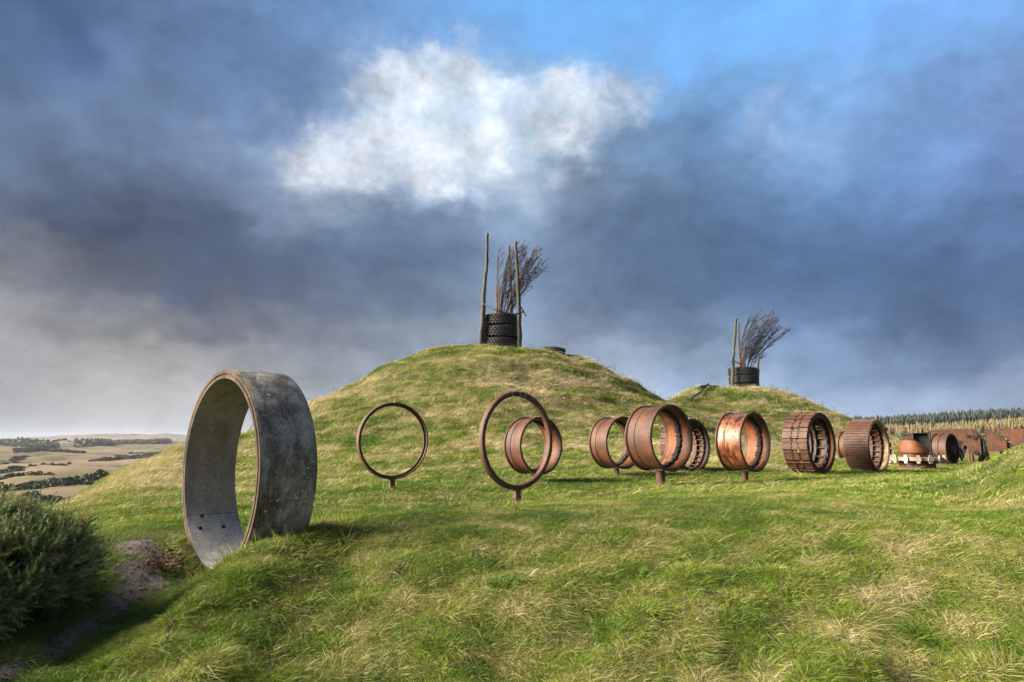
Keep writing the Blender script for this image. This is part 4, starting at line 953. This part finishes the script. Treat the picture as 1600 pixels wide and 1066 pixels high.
def pole(pts, r0, r1, label, seed, group='tall poles around the tyre stacks'):
    rg = random.Random(seed); base = Vector(pts[0]); root = empty('wooden_pole', base); tag(root, label, 'pole', group)
    P = []; n = 26
    for i in range(n+1):
        f = i/n*(len(pts)-1); k = min(int(f), len(pts)-2); t = f-k; p = Vector(pts[k]).lerp(Vector(pts[k+1]), t)-base
        P.append(p+Vector((rg.uniform(-.018, .018), rg.uniform(-.018, .018), 0)))
    P[0].z -= .3
    MB().tube(P, [(r0+(r1-r0)*i/n)*rg.uniform(.93, 1.08) for i in range(n+1)], 10, jit=.05, rng=rg).build('shaft', M['wood'], root, smooth=True)
    b = MB()
    for i in range(5):
        k = rg.randrange(4, n-1); a = rg.uniform(0, 6.28); d = Vector((math.cos(a), math.sin(a), .5)); b.tube([P[k], P[k]+d*.13*rg.uniform(.8, 1.3)], [r1*.5, r1*.3], 6)
    b.build('knots', M['wood'], root)['kind'] = 'stuff'
    return root
def pw(px, py, y): return up(px, py, y)
def on(px, y, dz=0):
    x, y_, z = up(px, 560, y); return (x, y_, h1(x, y_)+dz)
pole([on(749.5, 40.1), pw(754, 500, 40.1), pw(756, 462, 40.1), pw(760.5, 410, 40.1), pw(761, 365, 40.1)], .15, .085, 'tallest bent pole, left of the large tyre stack', 1)
pole([on(753, 40.35), pw(755, 520, 40.3), pw(756.5, 478, 40.25)], .10, .08, 'short stub strapped behind the tallest bent pole', 2)
pole([on(800, 42.6), pw(799, 487, 42.6), pw(797.5, 440, 42.5), pw(795, 384, 42.4)], .11, .075, 'middle pole rising behind the large tyre stack', 3)
pole([on(812, 40.2), pw(811, 490, 40.2), pw(808.5, 430, 40.2), pw(805.5, 377, 40.2)], .16, .075, 'mossy pole at the right edge of the large tyre stack', 4)
pole([on(1142, 49.1), pw(1145.5, 560, 49.1), pw(1148, 530, 49.2), pw(1150.5, 498, 49.2)], .13, .08, 'pale leaning pole at the left edge of the smaller tyre stack', 5)
pole([on(1154, 51.3), pw(1154.5, 540, 51.2), pw(1154, 503, 51.1)], .08, .06, 'thin dark pole just behind the pale leaning pole', 6)
pole([on(1182.5, 49.3), pw(1184, 575, 49.3), pw(1185.5, 557, 49.3)], .11, .08, 'short stub pole at the right edge of the smaller tyre stack', 7)
def hose(pts, r, label, name='hose', cat='hose', knob=None):
    P = [Vector(p) for p in pts]; root = empty(name, P[0]); tag(root, label, cat); Q = []
    for i in range(len(P)-1):
        p0, p1, p2, p3 = P[max(i-1, 0)], P[i], P[i+1], P[min(i+2, len(P)-1)]
        for k in range(6):
            t = k/6; Q.append(.5*((2*p1)+(p2-p0)*t+(2*p0-5*p1+4*p2-p3)*t*t+(3*p1-p0-3*p2+p3)*t**3)-P[0])
    Q.append(P[-1]-P[0]); MB().tube(Q, r, 8).build('pipe', M['hose'], root, smooth=True)
    if knob is not None:
        k = Vector(knob)-P[0]; b = MB(); b.box(k, (.26, .2, .2)); b.tube([k-Vector((.2, 0, .02)), k+Vector((.2, 0, .05))], .09, 10); b.build('coupling', M['hose'], root, sharp=40)
    return root
hose([pw(754, 473, 39.95), pw(762, 479, 39.75), pw(776, 485, 39.4), pw(795, 490.5, 39.45), pw(808, 490.5, 39.85), pw(818, 487, 40.3)], .045, 'sagging black hose slung between the poles of the large tyre stack')
hose([pw(812, 477, 40.4), pw(817, 485, 40.3), pw(822, 494, 40.1)], .035, 'short broken hose end hanging off the mossy pole')
hose([pw(1143, 570, 48.95), pw(1144.5, 561, 48.9), pw(1150, 566, 48.9), pw(1158, 569, 49.0)], .035, 'black rope lashed round the pale leaning pole')
hpts = [up(px, py, 1)for px, py in ((1113, 606), (1107, 611), (1098, 617.5), (1092, 624), (1086, 631), (1078, 637))]
def ground_hit(px, py, y0=30, y1=60):
    best = None
    for i in range(600):
        y = y0+(y1-y0)*i/600; x, y_, z = up(px, py, y)
        if h1(x, y_) > z: return (x, y_, z)
    x, y_, z = up(px, py, 46.5); return (x, y_, h1(x, y_))
HX = [(13.6, 47.2), (13.3, 46.4), (12.75, 45.5), (12.1, 44.2), (11.45, 43.0), (10.9, 41.8)]
HP = [(x, y, h1(x, y)+.22) for x, y in HX]
hose(HP, .065, 'black hose trailing down the left side of the smaller mound', knob=(HP[2][0], HP[2][1], HP[2][2]+.12))

def bare_tree(base, height_, wind, label, seed, stems, fan):
    rg = random.Random(seed); root = empty('bare_tree', base); tag(root, label, 'tree', 'bare windswept trees in the tyre stacks')
    br = MB(); tw = MB(); st = MB(); lf = MB()
    def leafclump(p, d, n):
        for _ in range(n):
            o = p+Vector((rg.gauss(0, .04), rg.gauss(0, .04), rg.gauss(0, .04))); a = (d+Vector((rg.uniform(-.5, .5), rg.uniform(-.5, .5), rg.uniform(-.5, .5)))).normalized()*rg.uniform(.06, .12)
            s = a.cross(Vector((rg.random(), rg.random(), rg.random()))).normalized()*.022; lf.add([o, o+a*.5+s, o+a, o+a*.5-s], [(0, 1, 2, 3)])
    for s in range(stems):
        a = rg.uniform(0, 6.28); f = (s+.5)/stems; lean = (f-.30)*fan; Ht = height_*rg.uniform(.80, 1.02)*(1-.22*abs(f-.45)*2)
        p = Vector((math.cos(a)*.16+lean*.25, math.sin(a)*.16, -.5)); d = Vector((lean*.55, rg.uniform(-.18, .18), 1)).normalized(); P = [p.copy()]; n = 16; L_ = (Ht+.5)/n
        for i in range(n):
            d = (d+Vector((wind*(.022+.035*i/n)*(1+f), 0, .03))+Vector((rg.uniform(-.08, .08), rg.uniform(-.08, .08), 0))).normalized(); p = p+d*L_; P.append(p.copy())
        r0 = rg.uniform(.028, .045); r0 *= 1.15; br.tube(P, [r0*(1-.78*i/n) for i in range(n+1)], 5, cap=False)
        for i in range(4, n+1):
            for _ in range(2 if i < n-1 else 3):
                q = P[i].copy(); sgn = rg.choice((-1, 1)); dd = (d*1.0+Vector((sgn*.55+wind*.35, rg.uniform(-.5, .5), rg.uniform(-.1, .3)))).normalized(); T = [q.copy()]; m = rg.randint(4, 7); l = rg.uniform(.09, .15)*(1.25-.4*i/n)
                for k in range(m):
                    dd = (dd+Vector((wind*.22, 0, .16))+Vector((rg.uniform(-.12, .12),)*3)).normalized(); q = q+dd*l; T.append(q.copy())
                    if k > 0 and rg.random() < .8:
                        e = (dd+Vector((rg.uniform(-.6, .7), rg.uniform(-.5, .5), rg.uniform(-.2, .4)))).normalized(); u = q+e*l*1.2; v = u+(e+Vector((wind*.5, 0, .25))).normalized()*l*1.2; tw.tube([q, u, v], [.010, .008, .005], 3, cap=False)
                        if i > 8 and rg.random() < .45 and f > .25: leafclump(v, e, 2)
                tw.tube(T, [.015-.008*k/m for k in range(m+1)], 3, cap=False)
                if i > 7 and rg.random() < .5 and f > .25: leafclump(q, dd, 4)
    for _ in range(7):
        a = rg.uniform(0, 6.28); p = Vector((math.cos(a)*.2-.15, math.sin(a)*.2, -.4)); st.tube([p, p+Vector((.05, 0, 1.0)), p+Vector((rg.uniform(-.15, .25), 0, rg.uniform(1.6, 2.4)*height_/4.4))], [.04, .03, .012], 5, cap=False)
    br.build('branches', M['twig'], root, smooth=True); tw.build('twigs', M['twig'], root)['kind'] = 'stuff'; st.build('young_stems', M['orange_stem'], root, smooth=True); lf.build('withered_leaves', M['dead'], root)['kind'] = 'stuff'
bare_tree((M1[0]+.05, M1[1]+.1, z1+2.1), 4.75, .50, 'bare many-stemmed tree growing out of the large tyre stack, blown to the right', 5, 13, 1.35)
bare_tree((M2[0]+.12, M2[1]+.1, z2+1.8), 4.45, .95, 'bushier bare tree bent right by the wind in the smaller tyre stack', 9, 12, 1.15)

# ------------------------------------------------------------------ gorse, weeds, bracken
def build_gorse():
    rng = np.random.RandomState(8); cx, cy = -4.82, 6.45; g = h1(cx, cy)
    root = empty('gorse_bush', (cx, cy, g)); tag(root, 'dark green spiny gorse bush at the left edge beside the path', 'bush')
    def spray(seed, dead=False):
        r = np.random.RandomState(seed); V = []; F = []; tone = []
        for s in range(6):
            d = np.array([r.normal()*.5, r.normal()*.5, 1.0]); d /= np.linalg.norm(d); Ls = r.uniform(.11, .20); p = np.zeros(3)+d*.0; bend = np.array([r.normal()*.12, r.normal()*.12, .1])
            n = 34; tt = r.uniform()
            for k in range(n):
                f = (k+1)/n; q = p+d*Ls*f+bend*Ls*f*f; a = r.uniform(0, 6.28); u = np.cross(d, [1, .3, .2]); u /= np.linalg.norm(u); w = np.cross(d, u)
                nd = (u*math.cos(a)+w*math.sin(a))*.85+d*.65; nd /= np.linalg.norm(nd); ln = .030*(1.15-.5*f)*r.uniform(.7, 1.2); sd = np.cross(nd, d); sd /= np.linalg.norm(sd)+1e-6; sd *= .0032
                o = len(V); V += [q-sd, q+sd, q+nd*ln]; F.append((o, o+1, o+2)); tone += [tt]*3
        return mesh_of('spray', V, F, M['gorse'], None, True, {'tone': tone})
    protos = [spray(s) for s in range(5)]
    lobes = [(0, 0, .55, .78), (.50, -.15, .62, .48), (.25, .35, .82, .48), (-.3, .15, .95, .50), (-.75, -.1, .85, .6), (.10, -.50, .50, .55), (.58, .25, .60, .40), (-.5, -.65, .45, .62), (.38, -.55, .28, .42), (-.1, -.85, .22, .48), (-1.0, .5, .9, .6), (.70, .02, .85, .26), (.2, .05, 1.08, .30), (-1.1, -.5, .5, .6), (-.45, .1, 1.2, .3), (.55,.45,.88,.25)]
    P = []; R = []; S = []; T = []
    lobes = [(a-.18, b, c*.60, r*(.82+.1*math.sin(i*2.3))) for i, (a, b, c, r) in enumerate(lobes)]
    lobes = [(a, b, c, r) for a, b, c, r in lobes]
    for lx, ly, lz, lr in lobes:
        n = int(520*lr*lr/.25*.72)
        d = rng.normal(size=(n, 3)); d /= np.linalg.norm(d, axis=1)[:, None]; rad = lr*(.62+.42*rng.uniform(size=n)**.6)
        p = np.array([lx, ly, lz])+d*rad[:, None]*np.array([1, 1, .85]); ok = (p[:, 2] > .02)
        inside = np.zeros(n, bool)
        for mx, my, mz, mr in lobes: inside |= (np.linalg.norm((p-np.array([mx, my, mz]))/np.array([1, 1, .85]), axis=1) < mr*.58)
        ok &= ~inside; p = p[ok]; d = d[ok]
        u = d*.9+np.array([.22, 0, .55])+rng.normal(size=p.shape)*.28; u /= np.linalg.norm(u, axis=1)[:, None]
        for q, v in zip(p, u):
            e = Vector(v).to_track_quat('Z', 'Y').to_euler(); R.append((e.x, e.y, e.z)); P.append(q)
        S += list(rng.uniform(.8, 1.7, len(p))); tn = rng.normal(.5, .22, len(p)); tn[rng.uniform(size=len(p)) < .02] = 1.15; T += list(tn)
    S = np.array(S)
    scatter('foliage', protos, np.array(P), np.array(R), np.stack([S]*3, 1), rng.randint(0, 5, len(P)), {'dry': T}, root)
    rg = random.Random(3); b = MB()
    for _ in range(46):
        a = rg.uniform(0, 6.28); r = rg.uniform(.2, .95); e = Vector((math.cos(a)*r, math.sin(a)*r, rg.uniform(.35, 1.05))); m = e*.5+Vector((rg.uniform(-.1, .1), rg.uniform(-.1, .1), .05)); b.tube([(rg.uniform(-.15, .15), rg.uniform(-.15, .15), -.1), m, e], [.022, .015, .006], 6)
    b.build('branches', M['bark'], root, smooth=True)
    b = MB()
    for k in range(6): a = k*1.05; b.add([(0, 0, 0), (.018*math.cos(a), .018*math.sin(a), .006), (.012*math.cos(a+.5), .012*math.sin(a+.5), .015)], [(0, 1, 2)])
    fm = simple('yellow_petals', (.75, .55, .02), .7, .1); o = b.build('flower', fm, root); o.location = (.22, -1.28, .42); o.rotation_euler = (1.2, 0, .3); o.scale = (1.3,)*3
build_gorse()

def weed(x, y, h, label, seed, group):
    rg = random.Random(seed); root = empty('dead_weed', (x, y, h1(x, y)), rg.uniform(0, 6)); tag(root, label, 'weed', group)
    s = MB(); hd = MB(); top = Vector((rg.uniform(.0, .08), 0, h)); P = [Vector((0, 0, -.02)), Vector((.01, 0, h*.5)), top]; s.tube(P, [h*.012, h*.010, h*.006], 5)
    def lump(p, r):
        for _ in range(26):
            d = Vector((rg.gauss(0, 1), rg.gauss(0, 1), rg.gauss(0, 1.3))).normalized()*r*rg.uniform(.3, 1); q = p+d; w = Vector((rg.gauss(0, 1), rg.gauss(0, 1), rg.gauss(0, 1))).normalized()*r*.35; hd.add([q-w*.5, q+w*.5, q+d*.4], [(0, 1, 2)])
    for k in range(6):
        f = rg.uniform(.5, 1.0); p = Vector((0, 0, 0)).lerp(top, f); d = Vector((rg.uniform(-1, 1), rg.uniform(-1, 1), 1.4)).normalized()*h*rg.uniform(.08, .2)*(1.4-f); s.tube([p, p+d], [h*.006, h*.004], 4); lump(p+d, h*.045)
    lump(top, h*.07); s.build('stem', M['dead'], root); hd.build('seed_heads', M['dead'], root)['kind'] = 'stuff'
WG = 'dead brown weeds in the near grass'
weed(2.03, 6.55, .26, 'tallest dead brown weed in the middle of the near bank', 1, WG); weed(2.65, 8.6, .22, 'dead brown weed up towards the largest wheel rim', 2, WG)
weed(1.75, 8.9, .2, 'dead brown weed on the crest below the largest wheel rim', 3, WG); weed(3.25, 6.7, .2, 'dead brown weed on the right side of the near bank', 4, WG); weed(5.9, 8.9, .24, 'dead brown weed below the hump at the far right', 5, WG); weed(-2.35, 7.35, .2, 'thin dead weed on the bank just right of the concrete ring', 6, WG)
def dead_stems():
    rng = np.random.RandomState(5); protos = []
    for k in range(3):
        V = []; F = []; r_ = np.random.RandomState(k); hh = .2
        def quad(p, q, w): o = len(V); V.extend([p-[w, 0, 0], p+[w, 0, 0], q+[w*.6, 0, 0], q-[w*.6, 0, 0], p-[0, w, 0], p+[0, w, 0], q+[0, w*.6, 0], q-[0, w*.6, 0]]); F.extend([(o, o+1, o+2, o+3), (o+4, o+5, o+6, o+7)])
        top = np.array([r_.normal()*.03, r_.normal()*.03, hh]); quad(np.zeros(3), top, .0022)
        for _ in range(7):
            f = r_.uniform(.4, 1); p = top*f; e = p+np.array([r_.normal()*.03, r_.normal()*.03, .03]); quad(p, e, .0014)
            for _ in range(5):
                c = e+r_.normal(size=3)*.008; u = r_.normal(size=3)*.006; v = r_.normal(size=3)*.006; o = len(V); V.extend([c, c+u, c+v]); F.append((o, o+1, o+2))
        protos.append(mesh_of('dead_stem', V, F, M['dead']))
    n = 520; az = np.radians(rng.uniform(-30, 40, n)); d = rng.uniform(4.6, 15, n)**1.0; x = d*np.sin(az); y = d*np.cos(az); k = (fbm(x*.5, y*.5, 301, 2) > .52) & (path_mask(x, y) < .1); x, y = x[k], y[k]; n = len(x)
    x2 = rng.uniform(-14, 14, 260)+M1[0]; y2 = rng.uniform(28, 41, 260); x3 = rng.uniform(9, 25, 120); y3 = rng.uniform(42, 50, 120)
    sc_ = np.concatenate([rng.uniform(.6, 1.3, n), rng.uniform(1.2, 2.6, 380)]); x = np.concatenate([x, x2, x3]); y = np.concatenate([y, y2, y3]); n = len(x); z = height(x, y)
    scatter('dead_stems', protos, np.stack([x, y, z-.01], 1), np.stack([rng.normal(0, .2, n), rng.normal(.25, .25, n), rng.uniform(0, 6, n)*0+rng.normal(0, 1, n)], 1), np.stack([sc_]*3, 1), rng.randint(0, 3, n), {'dry': np.zeros(n)}, None, 'stuff', 'thin dead flower stalks sprinkled through the grass and over the mounds')
dead_stems()
RG = 'weeds standing on the skyline of the large mound'
for k, (px, y, h) in enumerate(((920, 38.5, .55), (972, 40, .5), (985, 40.2, .4), (1030, 41, .6), (711, 38.6, .4))):
    x = (px-800)/1067*y*1.0; weed(x, y, h, ('tall skyline weed on the right shoulder of the large mound', 'skyline weed halfway down the right side of the large mound', 'small skyline weed beside the one halfway down the large mound', 'last skyline weed low on the right side of the large mound', 'tiny skyline weed left of the large tyre stack')[k], 20+k, RG)
def bracken():
    rg = random.Random(12); x, y = -4.02, 8.2; root = empty('dead_bracken', (x, y, h1(x, y)-.02)); tag(root, 'clump of dead orange-brown bracken against the left foot of the concrete ring', 'bracken')
    b = MB()
    for _ in range(150):
        a = rg.uniform(0, 6.28); r = rg.uniform(0, .15); p = Vector((math.cos(a)*r*.9, math.sin(a)*r*1.6, rg.uniform(0, .24-r*.5))); d = Vector((math.cos(a)+rg.uniform(-.6, .6), math.sin(a)+rg.uniform(-.6, .6), rg.uniform(-.5, .6))).normalized()*rg.uniform(.05, .12); s = d.cross(Vector((rg.random(), rg.random(), rg.random()))).normalized()*.012
        b.add([p, p+d*.5+s, p+d, p+d*.5-s], [(0, 1, 2, 3)])
    b.build('fronds', simple('dead_bracken', (.11, .065, .038), .95, .5, 8), root)
    s = MB()
    for _ in range(7): a = rg.uniform(0, 6.28); s.tube([(0, 0, -.05), (math.cos(a)*.12, math.sin(a)*.2, .14)], [.008, .004], 5)
    s.build('stalks', M['orange_stem'], root)
bracken()

# ------------------------------------------------------------------ far scrub, woods and trees
def leafball(seed, mat, n=150, flat=.75, lo=0.0):
    r = np.random.RandomState(seed); d = r.normal(size=(n, 3)); d /= np.linalg.norm(d, axis=1)[:, None]; d[:, 2] = np.abs(d[:, 2]) if lo == 0 else d[:, 2]
    lob = r.normal(size=(5, 3))*.45; V = []; F = []; tone = []
    for k in range(n):
        c = lob[k % 5]*np.array([1, 1, .5])+d[k]*r.uniform(.45, .75)*np.array([1, 1, flat]); c[2] = abs(c[2]); u = r.normal(size=3); u /= np.linalg.norm(u); w = np.cross(u, r.normal(size=3)); w /= np.linalg.norm(w)
        s = r.uniform(.12, .24); o = len(V); V += [c-u*s, c+w*s, c+u*s, c-w*s]; F.append((o, o+1, o+2, o+3)); tone += [r.uniform()]*4
    return mesh_of('leafball', V, F, mat, None, False, {'tone': tone})
def conifer(seed, mat, wid=.2, jag=.3, layers=9):
    r = np.random.RandomState(seed); V = []; F = []; tone = []
    for l in range(layers):
        z0 = .08+.86*l/layers; z1 = min(z0+.20, 1.0); R = wid*(1-l/layers)**.8*r.uniform(.85, 1.1)+.012; n = 9
        for k in range(n):
            a = 2*math.pi*(k+r.uniform(-.2, .2))/n; a2 = a+.8; rr = R*r.uniform(1-jag, 1+jag*.5); o = len(V)
            V += [(0, 0, z1), (rr*math.cos(a), rr*math.sin(a), z0-r.uniform(0, .03)), (rr*.75*math.cos(a2), rr*.75*math.sin(a2), z0+.04)]; F.append((o, o+1, o+2)); tone += [r.uniform()]*3
    o = len(V); V += [(-.012, 0, 0), (.012, 0, 0), (0, 0, .9), (0, -.012, 0), (0, .012, 0)]; F += [(o, o+1, o+2), (o+3, o+4, o+2)]; tone += [.2]*5
    return mesh_of('conifer', V, F, mat, None, False, {'tone': tone})
def build_far():
    rng = np.random.RandomState(17)
    def emit(name, protos, x, y, s, label, kind='stuff', sink=.1, dm=.5):
        n = len(x); z = height(x, y)-sink; R = np.zeros((n, 3)); R[:, 2] = rng.uniform(0, 6.28, n); s = np.asarray(s)
        S = np.stack([s, s, s*rng.uniform(.85, 1.2, n)], 1) if s.ndim == 1 else s
        return scatter(name, protos, np.stack([x, y, z], 1), R, S, rng.randint(0, len(protos), n), {'dry': rng.normal(dm, .2, n)}, None, kind, label)
    def pol(n, p0, p1, d0, d1):
        az = np.arctan((rng.uniform(p0, p1, n)-800)/1067); y = np.exp(rng.uniform(np.log(d0), np.log(d1), n)); return np.tan(az)*y, y
    sb = [leafball(s, M['scrub']) for s in range(4)]
    X = []; Y = []; S = []
    for n, p0, p1, d0, d1, th, smin, smax, fr in ((2600, -150, 135, 88, 150, .55, .5, 1.1, .07), (5000, 30, 300, 330, 520, .60, .7, 1.5, .05), (4200, -200, 120, 180, 330, .60, .5, 1.1, .08), (2500, 150, 292, 60, 200, .62, .5, 1.2, .05)):
        x, y = pol(n, p0, p1, d0, d1); k = fbm(x*fr, y*fr*.8, 201, 3) > th; X.append(x[k]); Y.append(y[k]); S.append(rng.uniform(smin, smax, k.sum()))
    emit('hillside_scrub', sb, np.concatenate(X), np.concatenate(Y), np.concatenate(S), 'dark gorse and scrub scattered over the straw moorland far left', dm=.35)
    # distant woods left
    wb = [leafball(s+10, M['scrub'], 170, 1.0, 1) for s in range(3)]
    x, y = pol(900, -300, 84, 760, 900); x2, y2 = pol(420, 190, 268, 900, 1050); x3, y3 = pol(140, 143, 167, 820, 850)
    emit('distant_wood', wb, np.concatenate([x, x2, x3]), np.concatenate([y, y2, y3]), np.concatenate([rng.uniform(5, 8.5, len(x)), rng.uniform(4, 6, len(x2)), rng.uniform(7, 10, len(x3))]), 'hazy brown leafless woods along the far left horizon', dm=.75)
    def far_tree(px, y, h, label):
        x = (px-800)/1067*y; root = empty('hedgerow_tree', (x, y, h1(x, y))); tag(root, label, 'tree', 'lone trees on the far left skyline')
        MB().tube([(0, 0, -.5), (0, 0, h*.5)], [h*.05, h*.03], 6).build('trunk', M['bark'], root)
        o = inst('crown', wb[int(px) % 3], root, (0, 0, h*.55)); o.scale = (h*.42,)*3
    lab = ['first lone tree on the far skyline, next to the wood', 'second lone tree along the far skyline', 'third lone tree along the far skyline, the roundest', 'smallest and last lone tree on the far skyline']
    for (px, h), l in zip(((93, 6.5), (100, 7), (107.5, 8), (115.5, 4.5)), lab): far_tree(px, 930, h, l)
    # plantation on the right
    cf = [conifer(s, M['conifer'], .27+.03*(s % 3), .2) for s in range(5)]; lf = [conifer(s+20, M['larch'], .27+.03*(s % 2), .4, 8) for s in range(5)]
    x, y = pol(5600, 1150, 1900, 372, 560); x_, y_ = pol(900, 1150, 1900, 365, 385); x = np.concatenate([x, x_]); y = np.concatenate([y, y_]); s = rng.uniform(6.5, 9.5, len(x))
    emit('conifer_wood', cf, x, y, s, 'dark conifer plantation along the ridge at the right horizon', sink=.5)
    x, y = pol(5200, 1150, 1900, 285, 365); s = rng.uniform(3.6, 5.6, len(x)); emit('larch_wood', lf, x, y, s, 'yellow autumn larches below the dark conifers', dm=.45)
    x, y = pol(1500, 1150, 1900, 238, 285); s = rng.uniform(1.4, 2.6, len(x)); emit('field_hedge', sb+[conifer(41, M['conifer'], .4, .4, 6)], x, y, s, 'dark shrubby belt between the larches and the far green field', dm=.3)
build_far()
print('tris', sum(sum(len(p.vertices)-2 for p in o.data.polygons) for o in SC.objects if o.type == 'MESH' and o.users))

# ------------------------------------------------------------------ the damp air that fades the far country
def haze():
    b = MB(); b.box((0, 0, 0), (8800, 8800, 60)); m = bpy.data.materials.new('moist_air'); m.use_nodes = True; nt = m.node_tree; nt.nodes.clear()
    v = nt.nodes.new('ShaderNodeVolumePrincipled'); v.inputs['Color'].default_value = (.66, .71, .80, 1); v.inputs['Density'].default_value = .00011; v.inputs['Anisotropy'].default_value = .1
    o = nt.nodes.new('ShaderNodeOutputMaterial'); nt.links.new(v.outputs[0], o.inputs['Volume'])
    h = b.build('haze', m); h.location = (0, 0, 13); tag(h, 'thin damp haze over the far fields', None, None, 'stuff')
HAZE = True
if HAZE: haze()
